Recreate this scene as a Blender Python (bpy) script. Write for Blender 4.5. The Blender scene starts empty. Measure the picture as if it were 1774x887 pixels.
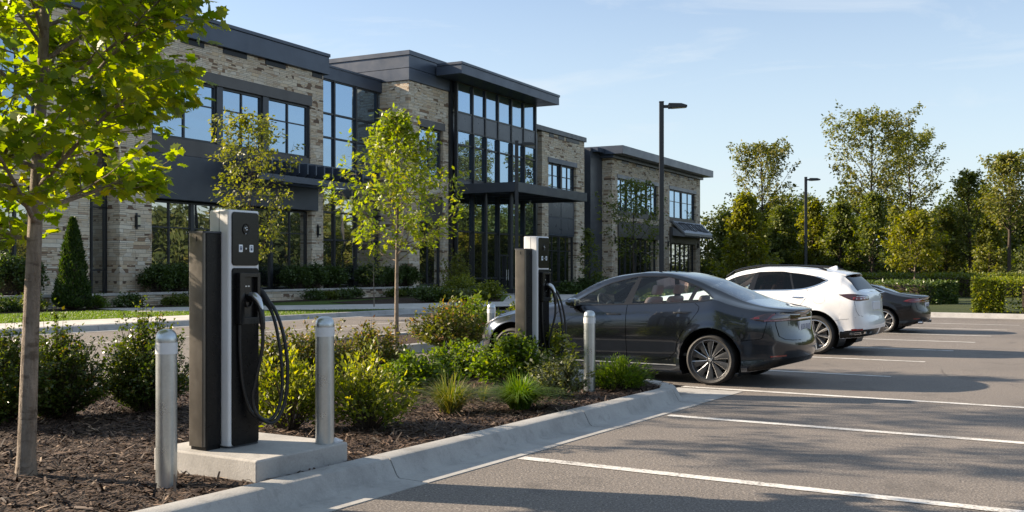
import bpy, math, random
import numpy as np
from mathutils import Vector

random.seed(11)
RNG = np.random.default_rng(11)
SC = bpy.context.scene
COL = SC.collection
PI = math.pi

# ---------------------------------------------------------------- frames
TH_S = math.atan2(.851, .526)                 # the kerb runs this way
CS, SS = math.cos(TH_S), math.sin(TH_S)
def ST(s, t):                                 # lot coordinates -> world x, y
    return (CS * s + SS * t, SS * s - CS * t)
TH_B = math.radians(62.2815)                  # the facade runs this way
CB, SB = math.cos(TH_B), math.sin(TH_B)
def BW(k, y):                                 # building coordinates -> world
    return (CB * k - SB * y, SB * k + CB * y)

# ---------------------------------------------------------------- objects
def tag(o, label=None, cat=None, group=None, kind=None):
    if label: o['label'] = label
    if cat: o['category'] = cat
    if group: o['group'] = group
    if kind: o['kind'] = kind
    return o

def thing(name, label, cat, loc=(0, 0, 0), rz=0.0, group=None):
    o = bpy.data.objects.new(name, None)
    o.empty_display_size = .2
    COL.objects.link(o)
    o.location = loc
    o.rotation_euler = (0, 0, rz)
    return tag(o, label, cat, group)

def link(name, me, parent=None):
    o = bpy.data.objects.new(name, me)
    COL.objects.link(o)
    if parent: o.parent = parent
    return o

def copy_tree(o, parent=None):
    c = o.copy()
    COL.objects.link(c)
    if parent: c.parent = parent
    for ch in list(o.children):
        copy_tree(ch, c)
    return c

class MB:
    """collects simple shapes, then links them as ONE mesh object"""
    def __init__(self):
        self.v = []; self.f = []; self.m = []; self.mi = 0
    def face(self, idx):
        self.f.append(tuple(idx)); self.m.append(self.mi)
    def verts(self, pts):
        n = len(self.v); self.v.extend([tuple(p) for p in pts]); return n
    def quad(self, *p):
        n = self.verts(p); self.face(range(n, n + len(p)))
    def box(self, x0, x1, y0, y1, z0, z1):
        n = self.verts([(x0,y0,z0),(x1,y0,z0),(x1,y1,z0),(x0,y1,z0),(x0,y0,z1),(x1,y0,z1),(x1,y1,z1),(x0,y1,z1)])
        for q in ((0,3,2,1),(4,5,6,7),(0,1,5,4),(1,2,6,5),(2,3,7,6),(3,0,4,7)):
            self.face([n + i for i in q])
        return self
    def prism(self, poly, z0, z1):            # plan outline, counter-clockwise
        n = len(poly)
        a = self.verts([(x, y, z0) for x, y in poly]); b = self.verts([(x, y, z1) for x, y in poly])
        self.face([a + n - 1 - i for i in range(n)]); self.face([b + i for i in range(n)])
        for i in range(n):
            j = (i + 1) % n
            self.face([a + i, a + j, b + j, b + i])
        return self
    def prism_y(self, poly, y0, y1):          # outline in x, z pushed along y
        n = len(poly)
        a = self.verts([(x, y0, z) for x, z in poly]); b = self.verts([(x, y1, z) for x, z in poly])
        self.face([a + i for i in range(n)]); self.face([b + n - 1 - i for i in range(n)])
        for i in range(n):
            j = (i + 1) % n
            self.face([a + j, a + i, b + i, b + j])
        return self
    def prism_x(self, poly, x0, x1):          # outline in y, z pushed along x
        n = len(poly)
        a = self.verts([(x0, y, z) for y, z in poly]); b = self.verts([(x1, y, z) for y, z in poly])
        self.face([a + n - 1 - i for i in range(n)]); self.face([b + i for i in range(n)])
        for i in range(n):
            j = (i + 1) % n
            self.face([a + i, a + j, b + j, b + i])
        return self
    def tube(self, pts, rad, n=8, cap=True):
        pts = [Vector(p) for p in pts]
        if not hasattr(rad, '__len__'): rad = [rad] * len(pts)
        rings = []
        up = Vector((0, 0, 1))
        d0 = (pts[1] - pts[0]).normalized()
        if abs(d0.z) > .9: up = Vector((1, 0, 0))
        s = d0.cross(up).normalized()
        for i, p in enumerate(pts):
            d = (pts[min(i + 1, len(pts) - 1)] - pts[max(i - 1, 0)]).normalized()
            s = (s - d * s.dot(d)).normalized()
            u = d.cross(s)
            rings.append(self.verts([p + (s * math.cos(2*PI*k/n) + u * math.sin(2*PI*k/n)) * rad[i] for k in range(n)]))
        for a, b in zip(rings, rings[1:]):
            for k in range(n):
                l = (k + 1) % n
                self.face([a + k, a + l, b + l, b + k])
        if cap:
            self.face([rings[0] + n - 1 - k for k in range(n)])
            self.face([rings[-1] + k for k in range(n)])
        return self
    def lathe(self, prof, n=24, axis='z', c=(0, 0, 0), close=False):   # prof: (radius, height)
        rings = []
        for r, h in prof:
            ring = []
            for k in range(n):
                a = 2*PI*k/n
                x, y = r*math.cos(a), r*math.sin(a)
                p = (x, y, h) if axis == 'z' else (x, h, y) if axis == 'y' else (h, x, y)
                ring.append((c[0]+p[0], c[1]+p[1], c[2]+p[2]))
            rings.append(self.verts(ring))
        prs = list(zip(rings, rings[1:]))
        if close: prs.append((rings[-1], rings[0]))
        flip = axis == 'y'
        for a, b in prs:
            for k in range(n):
                l = (k + 1) % n
                q = [a + k, a + l, b + l, b + k]
                self.face(q[::-1] if flip else q)
        return self
    def build(self, name, mats, parent=None, smooth=None, bevel=0, seg=2):
        me = bpy.data.meshes.new(name)
        me.from_pydata(self.v, [], self.f)
        if not isinstance(mats, (list, tuple)): mats = [mats]
        for m in mats: me.materials.append(m)
        if len(mats) > 1:
            me.polygons.foreach_set('material_index', self.m)
        if smooth is not None:
            me.polygons.foreach_set('use_smooth', [True] * len(self.f))
            me.set_sharp_from_angle(angle=math.radians(smooth))
        me.update()
        o = link(name, me, parent)
        if bevel:
            b = o.modifiers.new('bevel', 'BEVEL')
            b.width = bevel; b.segments = seg; b.limit_method = 'ANGLE'; b.angle_limit = math.radians(40)
            b.harden_normals = False
        return o

def np_mesh(name, V, F, mat, parent=None, rnd=None, smooth=False):
    """V (n,3); F (m,k) one polygon size for all"""
    V = np.asarray(V, dtype=np.float32); F = np.asarray(F, dtype=np.int32)
    me = bpy.data.meshes.new(name)
    m, k = F.shape
    me.vertices.add(len(V)); me.vertices.foreach_set('co', V.ravel())
    me.loops.add(m * k); me.loops.foreach_set('vertex_index', F.ravel())
    me.polygons.add(m); me.polygons.foreach_set('loop_start', np.arange(0, m * k, k, dtype=np.int32))
    me.update(calc_edges=True)
    if smooth: me.polygons.foreach_set('use_smooth', np.ones(m, dtype=bool))
    if mat: me.materials.append(mat)
    if rnd is not None:
        at = me.attributes.new('rnd', 'FLOAT', 'FACE')
        at.data.foreach_set('value', np.asarray(rnd, dtype=np.float32))
    me.validate()
    return link(name, me, parent)

# ---------------------------------------------------------------- materials
class NT:
    def __init__(self, name):
        self.mat = bpy.data.materials.new(name); self.mat.use_nodes = True
        self.t = self.mat.node_tree; self.t.nodes.clear()
        self.out = self.t.nodes.new('ShaderNodeOutputMaterial')
    def n(self, typ, **kw):
        nd = self.t.nodes.new(typ)
        ins = kw.pop('i', {})
        for k, v in kw.items(): setattr(nd, k, v)
        for k, v in ins.items():
            if isinstance(v, tuple) and len(v) == 2 and hasattr(v[0], 'outputs'):
                self.t.links.new(v[0].outputs[v[1]], nd.inputs[k])
            elif hasattr(v, 'outputs'):
                self.t.links.new(v.outputs[0], nd.inputs[k])
            else:
                nd.inputs[k].default_value = v
        return nd
    def ramp(self, fac, stops, interp='LINEAR'):
        r = self.n('ShaderNodeValToRGB', i={'Fac': fac})
        e = r.color_ramp.elements
        r.color_ramp.interpolation = interp
        while len(e) < len(stops): e.new(.5)
        for el, (p, c) in zip(e, stops):
            el.position = p; el.color = (*c, 1) if len(c) == 3 else c
        return r
    def noise(self, scale, detail=4, rough=.55, vec=None, dist=0):
        i = {'Scale': scale, 'Detail': detail, 'Roughness': rough, 'Distortion': dist}
        if vec: i['Vector'] = vec
        return self.n('ShaderNodeTexNoise', i=i)
    def coord(self, which='Object'):
        return (self.n('ShaderNodeTexCoord'), which)
    def mix(self, fac, a, b, blend='MIX'):
        m = self.n('ShaderNodeMix', data_type='RGBA', blend_type=blend)
        for k, v in ((0, fac), (6, a), (7, b)):
            if isinstance(v, tuple) and hasattr(v[0], 'outputs'): self.t.links.new(v[0].outputs[v[1]], m.inputs[k])
            elif hasattr(v, 'outputs'): self.t.links.new(v.outputs[0], m.inputs[k])
            else: m.inputs[k].default_value = (*v, 1) if isinstance(v, tuple) and len(v) == 3 else v
        return (m, 2)
    def bump(self, h, strength=.3, dist=.01):
        return self.n('ShaderNodeBump', i={'Height': h, 'Strength': strength, 'Distance': dist})
    def bsdf(self, **i):
        p = self.n('ShaderNodeBsdfPrincipled', i={k.replace('_', ' '): v for k, v in i.items()})
        return p
    def done(self, sh):
        self.t.links.new(sh.outputs[0], self.out.inputs[0]); return self.mat

def c4(c): return (*c, 1)

def m_simple(name, col, rough=.5, metal=0., var=.12, nscale=6., bump=.0, bscale=60., coat=0., spec=.5, bdist=.004):
    t = NT(name)
    v = t.coord()
    n = t.noise(nscale, 5, .6, v)
    a = tuple(x * (1 - var) for x in col); b = tuple(min(1, x * (1 + var)) for x in col)
    r = t.ramp(n, [(.3, a), (.7, b)])
    n2 = t.noise(nscale * 2.3, 4, .6, v)
    rr = t.n('ShaderNodeMapRange', i={'Value': n2, 'From Min': .3, 'From Max': .7, 'To Min': max(0, rough * .85), 'To Max': min(1, rough * 1.15)})
    i = dict(Base_Color=r, Roughness=rr, Metallic=metal, Specular_IOR_Level=spec)
    if coat: i['Coat_Weight'] = coat; i['Coat_Roughness'] = .03
    if bump:
        i['Normal'] = t.bump(t.noise(bscale, 3, .6, v), bump, bdist)
    return t.done(t.bsdf(**i))

def m_leaf(name, stops, rough=.5, trans=.4, tcol=None, spec=.35):
    """foliage colour varies leaf by leaf; light also shines through"""
    t = NT(name)
    at = t.n('ShaderNodeAttribute', attribute_name='rnd')
    r = t.ramp((at, 'Fac'), stops)
    p = t.bsdf(Base_Color=r, Roughness=rough, Specular_IOR_Level=spec)
    tc = t.mix(1.0, r, tcol or (1.0, 1.0, .35), 'MULTIPLY') 
    br = t.n('ShaderNodeHueSaturation', i={'Saturation': 1.1, 'Value': 2.2, 'Color': tc})
    tr = t.n('ShaderNodeBsdfTranslucent', i={'Color': br})
    mx = t.n('ShaderNodeMixShader', i={0: trans, 1: p, 2: tr})
    return t.done(mx)

def m_stone():
    t = NT('ledgestone')
    tc = t.n('ShaderNodeTexCoord')
    sp = t.n('ShaderNodeSeparateXYZ', i={0: (tc, 'Object')})
    u = t.n('ShaderNodeMath', operation='ADD', i={0: (sp, 0), 1: (sp, 1)})
    wob = t.noise(.55, 2, .5, (tc, 'Object'))
    # uneven courses: warp the height a little along the wall
    wz = t.n('ShaderNodeMath', operation='MULTIPLY_ADD', i={0: wob, 1: .10, 2: (sp, 2)})
    cv = t.n('ShaderNodeCombineXYZ', i={0: u, 1: wz, 2: 0.})
    def brick(w, h, off, freq, sq):
        b = t.n('ShaderNodeTexBrick', offset=off, offset_frequency=freq, squash=sq, squash_frequency=3,
                i={'Vector': cv, 'Color1': c4((0, 0, 0)), 'Color2': c4((1, 1, 1)), 'Mortar': c4((.5, .5, .5)), 'Scale': 1.,
                   'Mortar Size': .006, 'Mortar Smooth': .25, 'Bias': 0., 'Brick Width': w, 'Row Height': h})
        return b
    b1 = brick(.74, .165, .37, 2, 1.5)
    b2 = brick(.48, .0825, .43, 3, 1.7)
    sel = t.ramp(t.noise(1.7, 1, .5, cv), [(.50, (0, 0, 0)), (.505, (1, 1, 1))], 'CONSTANT')
    colf = t.mix(sel, (b1, 0), (b2, 0))
    fac = t.mix(sel, (b1, 1), (b2, 1))
    pal = t.ramp(colf, [(0, (.13, .085, .06)), (.06, (.26, .17, .105)), (.13, (.50, .385, .27)), (.28, (.68, .60, .48)),
                        (.42, (.60, .475, .33)), (.56, (.74, .67, .55)), (.70, (.64, .50, .335)), (.82, (.56, .49, .40)), (.93, (.76, .70, .59)), (1, (.42, .28, .18))])
    ns = t.noise(9, 6, .65, (tc, 'Object'))
    pal2 = t.mix(.5, pal, t.ramp(ns, [(.25, (.70, .66, .61)), (.70, (1, .975, .93))]), 'MULTIPLY')
    colr = t.mix(fac, pal2, (.15, .135, .12))
    h = t.n('ShaderNodeMath', operation='SUBTRACT', i={0: ns, 1: t.n('ShaderNodeMath', operation='MULTIPLY', i={0: fac, 1: 1.6})})
    h2 = t.n('ShaderNodeMath', operation='MULTIPLY_ADD', i={0: colf, 1: .8, 2: h})
    return t.done(t.bsdf(Base_Color=colr, Roughness=.85, Normal=t.bump(h2, .8, .03)))

def m_asphalt():
    t = NT('asphalt')
    v = t.coord()
    fine = t.noise(62, 5, .8, v)
    mid = t.noise(28, 4, .6, v)
    big = t.noise(.35, 5, .6, v)
    c1 = t.ramp(fine, [(.34, (.045, .040, .0365)), (.47, (.138, .123, .111)), (.55, (.194, .173, .156)), (.68, (.50, .455, .41))])
    c2 = t.mix(.35, c1, t.ramp(mid, [(.3, (.55, .55, .55)), (.7, (1.25, 1.22, 1.2))]), 'MULTIPLY')
    c3 = t.mix(.8, c2, t.ramp(big, [(.3, (.72, .72, .73)), (.5, (1, 1, 1)), (.75, (1.15, 1.13, 1.1))]), 'MULTIPLY')
    # oil drips and dark patches where cars stand
    st = t.ramp(t.noise(1.1, 6, .7, v, .6), [(.57, (0, 0, 0)), (.70, (1, 1, 1))])
    c4_ = t.mix(t.n('ShaderNodeMath', operation='MULTIPLY', i={0: st, 1: .5}), c3, (.045, .042, .04))
    # hairline cracks
    vo = t.n('ShaderNodeTexVoronoi', feature='DISTANCE_TO_EDGE', i={'Vector': t.mix(.06, v, (t.noise(1.5, 4, .6, v), 1)), 'Scale': .33})
    cr = t.ramp(vo, [(0., (1, 1, 1)), (.0022, (0, 0, 0))])
    msk = t.ramp(t.noise(.22, 2, .5, v), [(.56, (0, 0, 0)), (.66, (.8, .8, .8))])
    crm = t.n('ShaderNodeMath', operation='MULTIPLY', i={0: cr, 1: msk})
    c5 = t.mix(crm, c4_, (.03, .028, .027))
    hh = t.n('ShaderNodeMath', operation='MULTIPLY_ADD', i={0: fine, 1: .8, 2: mid})
    return t.done(t.bsdf(Base_Color=c5, Roughness=.8, Specular_IOR_Level=.35, Normal=t.bump(hh, .8, .008)))

def m_concrete(name='concrete', base=(.34, .33, .31), sc=1.0):
    t = NT(name)
    v = t.coord()
    a = t.noise(1.6 * sc, 7, .65, v); b = t.noise(60 * sc, 3, .6, v)
    lo = tuple(x * .72 for x in base); hi = tuple(x * 1.18 for x in base)
    c = t.ramp(a, [(.3, lo), (.5, base), (.72, hi)])
    c2 = t.mix(.35, c, t.ramp(b, [(.3, (.7, .7, .7)), (.65, (1.1, 1.1, 1.1))]), 'MULTIPLY')
    st = t.ramp(t.noise(5 * sc, 6, .75, v, .5), [(.54, (0, 0, 0)), (.70, (1, 1, 1))])
    c3 = t.mix(t.n('ShaderNodeMath', operation='MULTIPLY', i={0: st, 1: .55}), c2, tuple(x * .5 for x in base))
    return t.done(t.bsdf(Base_Color=c3, Roughness=.85, Normal=t.bump(t.n('ShaderNodeMath', operation='ADD', i={0: b, 1: a}), .35, .005)))

def m_mulch(name='mulch_soil'):
    t = NT(name)
    v = t.coord()
    vo = t.n('ShaderNodeTexVoronoi', i={'Vector': v, 'Scale': 38., 'Randomness': 1.})
    n = t.noise(14, 6, .7, v)
    c = t.ramp((vo, 1), [(0, (.018, .011, .008)), (.5, (.05, .031, .022)), (1, (.11, .075, .055))])
    c2 = t.mix(.6, c, t.ramp(n, [(.3, (.5, .5, .5)), (.7, (1.3, 1.25, 1.2))]), 'MULTIPLY')
    return t.done(t.bsdf(Base_Color=c2, Roughness=.9, Specular_IOR_Level=.25, Normal=t.bump(t.n('ShaderNodeMath', operation='ADD', i={0: n, 1: (vo, 0)}), 1., .03)))

def m_chips():
    t = NT('bark_chip')
    at = t.n('ShaderNodeAttribute', attribute_name='rnd')
    c = t.ramp((at, 'Fac'), [(0, (.014, .008, .006)), (.55, (.040, .023, .016)), (.82, (.085, .052, .036)), (.95, (.17, .115, .080)), (1, (.30, .23, .17))])
    return t.done(t.bsdf(Base_Color=c, Roughness=.75, Specular_IOR_Level=.35))

def m_grass_ground(name, stops, sc=1.):
    t = NT(name)
    v = t.coord()
    n = t.noise(.8 * sc, 6, .7, v); n2 = t.noise(45 * sc, 4, .7, v)
    c = t.ramp(n, stops)
    c2 = t.mix(.7, c, t.ramp(n2, [(.25, (.45, .45, .4)), (.7, (1.3, 1.3, 1.2))]), 'MULTIPLY')
    return t.done(t.bsdf(Base_Color=c2, Roughness=.9, Specular_IOR_Level=.2, Normal=t.bump(n2, 1., .05)))

def m_window(name='window_glass', refl=.32, col=(.010, .014, .02), tint=(.54, .75, 1.0)):
    """coated facade glass: strong mirror layer over a dark room"""
    t = NT(name)
    v = t.coord()
    w = t.n('ShaderNodeBump', i={'Height': t.noise(.45, 2, .5, v), 'Strength': .09, 'Distance': .1})
    d = t.bsdf(Base_Color=c4(col), Roughness=.25, Specular_IOR_Level=.3)
    g = t.n('ShaderNodeBsdfGlossy', i={'Color': c4(tint), 'Roughness': .012, 'Normal': w})
    lw = t.n('ShaderNodeLayerWeight', i={'Blend': .35})
    f = t.n('ShaderNodeMapRange', i={'Value': (lw, 'Facing'), 'From Min': 0., 'From Max': 1., 'To Min': refl, 'To Max': .92})
    return t.done(t.n('ShaderNodeMixShader', i={0: f, 1: d, 2: g}))

def m_car_glass(name, tint, refl=.06, k=1.):
    t = NT(name)
    tr = t.n('ShaderNodeBsdfTransparent', i={'Color': c4(tint)})
    g = t.n('ShaderNodeBsdfGlossy', i={'Color': (1, 1, 1, 1), 'Roughness': .01})
    fr = t.n('ShaderNodeFresnel', i={'IOR': 1.52})
    f = t.n('ShaderNodeMath', operation='MULTIPLY_ADD', i={0: fr, 1: k, 2: refl})
    f.use_clamp = True
    return t.done(t.n('ShaderNodeMixShader', i={0: f, 1: tr, 2: g}))

def m_paint(name, col, metal=.0, rough=.35, coat=1., flake=.0):
    t = NT(name)
    v = t.coord()
    n = t.noise(2.5, 3, .5, v)
    r = t.ramp(n, [(.3, tuple(x * .94 for x in col)), (.7, tuple(x * 1.06 for x in col))])
    dust = t.noise(30, 5, .7, v)
    rr = t.n('ShaderNodeMapRange', i={'Value': dust, 'From Min': .3, 'From Max': .75, 'To Min': .0, 'To Max': .03})
    i = dict(Base_Color=r, Metallic=metal, Roughness=rough, Coat_Weight=coat, Coat_Roughness=rr, Coat_IOR=1.45, Specular_IOR_Level=.25)
    return t.done(t.bsdf(**i))

def m_galv():
    t = NT('galvanised_steel')
    v = t.coord()
    vo = t.n('ShaderNodeTexVoronoi', i={'Vector': v, 'Scale': 90.})
    n = t.noise(3, 6, .7, v)
    c = t.ramp((vo, 1), [(0, (.47, .50, .51)), (1, (.53, .555, .56))])
    c2 = t.mix(.7, c, t.ramp(n, [(.3, (.80, .82, .83)), (.7, (1.05, 1.05, 1.04))]), 'MULTIPLY')
    rr = t.n('ShaderNodeMapRange', i={'Value': n, 'From Min': .3, 'From Max': .7, 'To Min': .24, 'To Max': .38})
    return t.done(t.bsdf(Base_Color=c2, Metallic=.85, Roughness=rr))

def m_bark(name, dark, light, sc=1.):
    t = NT(name)
    tc = t.n('ShaderNodeTexCoord')
    mp = t.n('ShaderNodeMapping', i={'Vector': (tc, 'Object'), 'Scale': (16*sc, 16*sc, 3.5*sc)})
    n = t.noise(1, 7, .7, mp, .4)
    n2 = t.noise(5*sc, 6, .75, (tc, 'Object'))
    mp2 = t.n('ShaderNodeMapping', i={'Vector': (tc, 'Object'), 'Scale': (7*sc, 7*sc, 16*sc)})
    n3 = t.noise(1, 4, .6, mp2)
    c = t.ramp(n, [(.3, dark), (.55, tuple((a+b)/2 for a, b in zip(dark, light))), (.75, light)])
    c2 = t.mix(.6, c, t.ramp(n2, [(.3, (.55, .52, .5)), (.6, (1.05, 1.05, 1.05))]), 'MULTIPLY')
    c3 = t.mix(.6, c2, t.ramp(n3, [(.36, (.30, .26, .23)), (.45, (1, 1, 1)), (.62, (1.1, 1.1, 1.1))]), 'MULTIPLY')
    h = t.n('ShaderNodeMath', operation='ADD', i={0: n, 1: n2})
    return t.done(t.bsdf(Base_Color=c3, Roughness=.9, Specular_IOR_Level=.2, Normal=t.bump(h, 1., .035)))

M = {}
M['stone'] = m_stone()
M['asphalt'] = m_asphalt()
M['concrete'] = m_concrete('concrete', (.36, .35, .335))
M['kerb'] = m_concrete('kerb_concrete', (.33, .325, .315), 1.6)
M['walk'] = m_concrete('walk_concrete', (.46, .44, .41), .8)
M['limestone'] = m_concrete('limestone', (.42, .40, .37), 1.2)
M['mulch'] = m_mulch()
M['chips'] = m_chips()
M['lawn'] = m_grass_ground('lawn_turf', [(.3, (.055, .10, .018)), (.5, (.082, .135, .026)), (.72, (.12, .16, .04))])
M['field'] = m_grass_ground('rough_grass', [(.3, (.03, .042, .015)), (.5, (.045, .06, .02)), (.72, (.075, .075, .035))], .3)
M['line'] = None
M['dark_metal'] = m_simple('dark_metal', (.042, .048, .060), .42, .0, .15, .8)
M['fascia'] = m_simple('fascia_metal', (.052, .066, .095), .38, .15, .12, .5)
M['bronze'] = m_simple('bronze_panel', (.075, .068, .064), .45, .1, .12, .8)
M['frame'] = m_simple('window_frame', (.017, .019, .023), .4, .0, .15, 2.)
M['glass'] = m_window()
M['glass_dark'] = m_window('dark_glass', .44, (.010, .012, .014), (.80, .82, .80))
M['spandrel'] = m_simple('spandrel_panel', (.058, .066, .085), .3, .1, .1, .7)
M['pole'] = m_simple('pole_paint', (.012, .014, .018), .4, .0, .2, 3.)
M['gap'] = m_simple('shut_line', (.0015, .0015, .0015), .9, spec=0.)
M['black'] = m_simple('black_plastic', (.006, .006, .0065), .30, .0, .2, 14., .10, 400., spec=.22)
M['blackgloss'] = m_simple('gloss_black', (.008, .008, .009), .22, .0, .1, 5.)
M['rubber'] = m_simple('rubber', (.013, .013, .014), .6, .0, .2, 20.)
M['cable'] = m_simple('cable_rubber', (.010, .011, .013), .38, .0, .2, 20.)
M['white_shell'] = m_simple('white_shell', (.66, .67, .68), .35, .0, .04, 3.)
M['silver'] = m_simple('silver_metal', (.55, .56, .58), .32, .9, .06, 8.)
M['champagne'] = m_simple('brushed_metal', (.15, .138, .122), .34, .8, .12, 5.)
M['galv'] = m_galv()
M['reflect'] = m_simple('reflective_tape', (.62, .64, .66), .35, .1, .06, 9.)
M['chrome'] = m_simple('chrome', (.75, .76, .78), .12, 1., .04, 4.)
M['tyre'] = m_simple('tyre_rubber', (.014, .014, .0145), .72, .0, .2, 24., .2, 200.)
M['alloy'] = m_simple('machined_alloy', (.56, .57, .59), .26, .95, .05, 6.)
M['gunmetal'] = m_simple('gunmetal_alloy', (.030, .032, .036), .34, .35, .1, 6.)
M['disc'] = m_simple('brake_disc', (.17, .16, .15), .45, .8, .1, 9.)
M['tail'] = m_simple('tail_lens', (.15, .008, .010), .10, .0, .2, 3., coat=1.)
M['tail_dark'] = m_simple('smoked_lens', (.035, .010, .012), .10, .0, .2, 3., coat=1.)
M['lens'] = m_simple('clear_lens', (.36, .35, .36), .12, .4, .2, 6., coat=1.)
M['smoke_clear'] = m_simple('smoked_clear_lens', (.10, .085, .09), .12, .3, .2, 6., coat=1.)
M['seat'] = m_simple('seat_leather', (.62, .41, .38), .55, .0, .08, 6.)
M['cabin'] = m_simple('cabin_trim', (.07, .07, .068), .6, .0, .15, 5.)
M['screen'] = m_simple('screen_glass', (.006, .0065, .0065), .20, .0, .1, 4., spec=.3)
M['plate'] = m_simple('plate_white', (.62, .64, .68), .4, .0, .05, 8.)
M['ink'] = m_simple('plate_ink', (.05, .07, .16), .5, .0, .1, 8.)
M['icon'] = m_simple('icon_white', (.70, .76, .80), .4, .0, .05, 8.)
M['pebble'] = m_simple('pale_stone', (.60, .60, .62), .7, .0, .15, 12., .4, 50.)
M['lamp_lens'] = m_simple('lamp_lens', (.55, .50, .34), .3, .0, .1, 8.)
M['shade_panel'] = m_simple('awning_metal', (.26, .27, .29), .4, .3, .08, 3.)
# ================================================================ SETTING
def m_line():
    t = NT('road_paint')
    v = t.coord()
    n = t.noise(40, 6, .75, v); b = t.noise(3, 4, .6, v)
    m = t.n('ShaderNodeMath', operation='MULTIPLY_ADD', i={0: b, 1: .5, 2: n})
    c = t.ramp(m, [(.60, (.15, .135, .125)), (.70, (.46, .45, .43)), (.9, (.66, .65, .63))])
    return t.done(t.bsdf(Base_Color=c, Roughness=.75, Normal=t.bump(n, .4, .004)))
M['line'] = m_line()

def sheet(name, poly, z, mat, kind='structure'):
    mb = MB(); mb.quad(*[(x, y, z) for x, y in poly])
    return tag(mb.build(name, mat), kind=kind)
def st_poly(*st): return [ST(s, t) for s, t in st]

sheet('ground', [(700 * math.cos(a), 700 * math.sin(a)) for a in np.linspace(0, 2*PI, 49)[:-1]], -.035, M['field'])
sheet('parking_lot', st_poly((-30, -10), (46, -10), (46, 60), (-30, 60))[::-1], 0., M['asphalt'])
sheet('road', st_poly((-40, -22.7), (60, -22.7), (60, -10), (-40, -10))[::-1], 0., M['asphalt'])

# painted bay lines
def line_strip(s, t0, t1, w=.125, z=.005):
    mb = MB()
    n = max(2, int(abs(t1 - t0) / .4))
    for k in range(n):
        a = t0 + (t1 - t0) * k / n; b = t0 + (t1 - t0) * (k + 1) / n
        mb.quad(*[(*ST(*p), z) for p in ((s, a), (s, b), (s + w, b), (s + w, a))][::-1])
    return mb
lm = MB()
for s, a, b in [(4.35, -4.36, 9), (7.13, -4.36, 9), (10.05, -4.34, 9), (12.68, -9.2, 9), (15.43, -9.2, -3.25), (18.25, -9.2, -3.3),
                (21.05, -9.2, -3.3), (23.8, -9.2, -3.3), (26.3, -9.2, -3.3), (29.2, -9.2, -3.3), (32., -9.2, -3.3)]:
    q = line_strip(s, a, b)
    n = lm.verts(q.v)
    for f in q.f: lm.face([n + i for i in f])
tag(lm.build('bay_lines', M['line']), kind='structure')
rl = MB()
for k in range(60):
    s0 = -30 + k * 1.4
    rl.quad(*[(*ST(s, t), .005) for s, t in ((s0, -18.9), (s0, -18.8), (s0 + 1.4, -18.8), (s0 + 1.4, -18.9))])
tag(rl.build('road_line', M['line']), kind='structure')

# kerb: profile swept round the planting island
def island_path(s0, s1, t0, t1, r, close_end=True, n=10):
    """from (s0,t1) along the lot side, round the far end, back along the road side"""
    pts = []
    s = s0
    while s < s1 - r:
        pts.append((s, t1)); s += .75
    for k in range(n + 1):
        a = PI/2 * k / n
        pts.append((s1 - r + r*math.sin(a), t1 - r + r*math.cos(a)))
    t = t1 - r - .75
    while t > t0 + r:
        pts.append((s1, t)); t -= .75
    for k in range(n + 1):
        a = PI/2 * k / n
        pts.append((s1 - r + r*math.cos(a), t0 + r - r*math.sin(a)))
    s = s1 - r - .75
    while s > s0:
        pts.append((s, t0)); s -= .75
    return pts

def sweep_kerb(name, path, prof, mat, closed=False, joint=4, gap=.006):
    """path: inner edge in lot coordinates; prof: (outward, z) list"""
    mb = MB()
    P = [Vector(ST(*p)) for p in path]
    N = len(P)
    def frame(i):
        a = P[(i - 1) % N] if (closed or i > 0) else P[i]
        b = P[(i + 1) % N] if (closed or i < N - 1) else P[i]
        d = (b - a).normalized()
        return d, Vector((d.y, -d.x))
    seq = list(range(N)) + ([0] if closed else [])
    for q in range(len(seq) - 1):
        i, j = seq[q], seq[q + 1]
        rings = []
        for idx, first in ((i, True), (j, False)):
            d, nrm = frame(idx)
            sh = 0
            if first and q % joint == 0: sh = gap
            if not first and (q + 1) % joint == 0: sh = -gap
            wob = .004 * math.sin(idx * 2.1)
            rings.append(mb.verts([(P[idx].x + nrm.x*(o + wob) + d.x*sh, P[idx].y + nrm.y*(o + wob) + d.y*sh, z) for o, z in prof]))
        a, b = rings
        for k in range(len(prof) - 1):
            mb.face([a + k, b + k, b + k + 1, a + k + 1])
        if q % joint == 0: mb.face([a + k for k in reversed(range(len(prof)))])
        if (q + 1) % joint == 0: mb.face([b + k for k in range(len(prof))])
    o = mb.build(name, mat, smooth=35)
    return tag(o, kind='structure')

KPROF = [(-.0, .06), (-.0, .135), (.012, .15), (.15, .15), (.172, .142), (.185, .122), (.235, .03), (.255, .012), (.262, .0085), (.52, .0055), (.52, -.01), (0, -.01)]
ISL = island_path(-9., 11.98, -10.6, -4.92, .95)
sweep_kerb('kerb', ISL, KPROF, M['kerb'])
sheet('kerb_apron', st_poly((11.0, -4.41), (11.6, -5.4), (12.6, -6.2), (12.6, -4.41))[::-1], .0042, M['kerb'])
# strip in front of the bays, lawn and walk beyond the road
S2 = island_path(14.2, 40., -14.1, -11.9, .8)
S2 = S2 + [(13.6, -13.4 + .0), (13.4, -12.9), (13.6, -12.4)]
sweep_kerb('kerb', S2, KPROF[:9] + [(.262, 0.), (.262, -.01), (0, -.01)], M['kerb'], closed=True)

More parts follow.
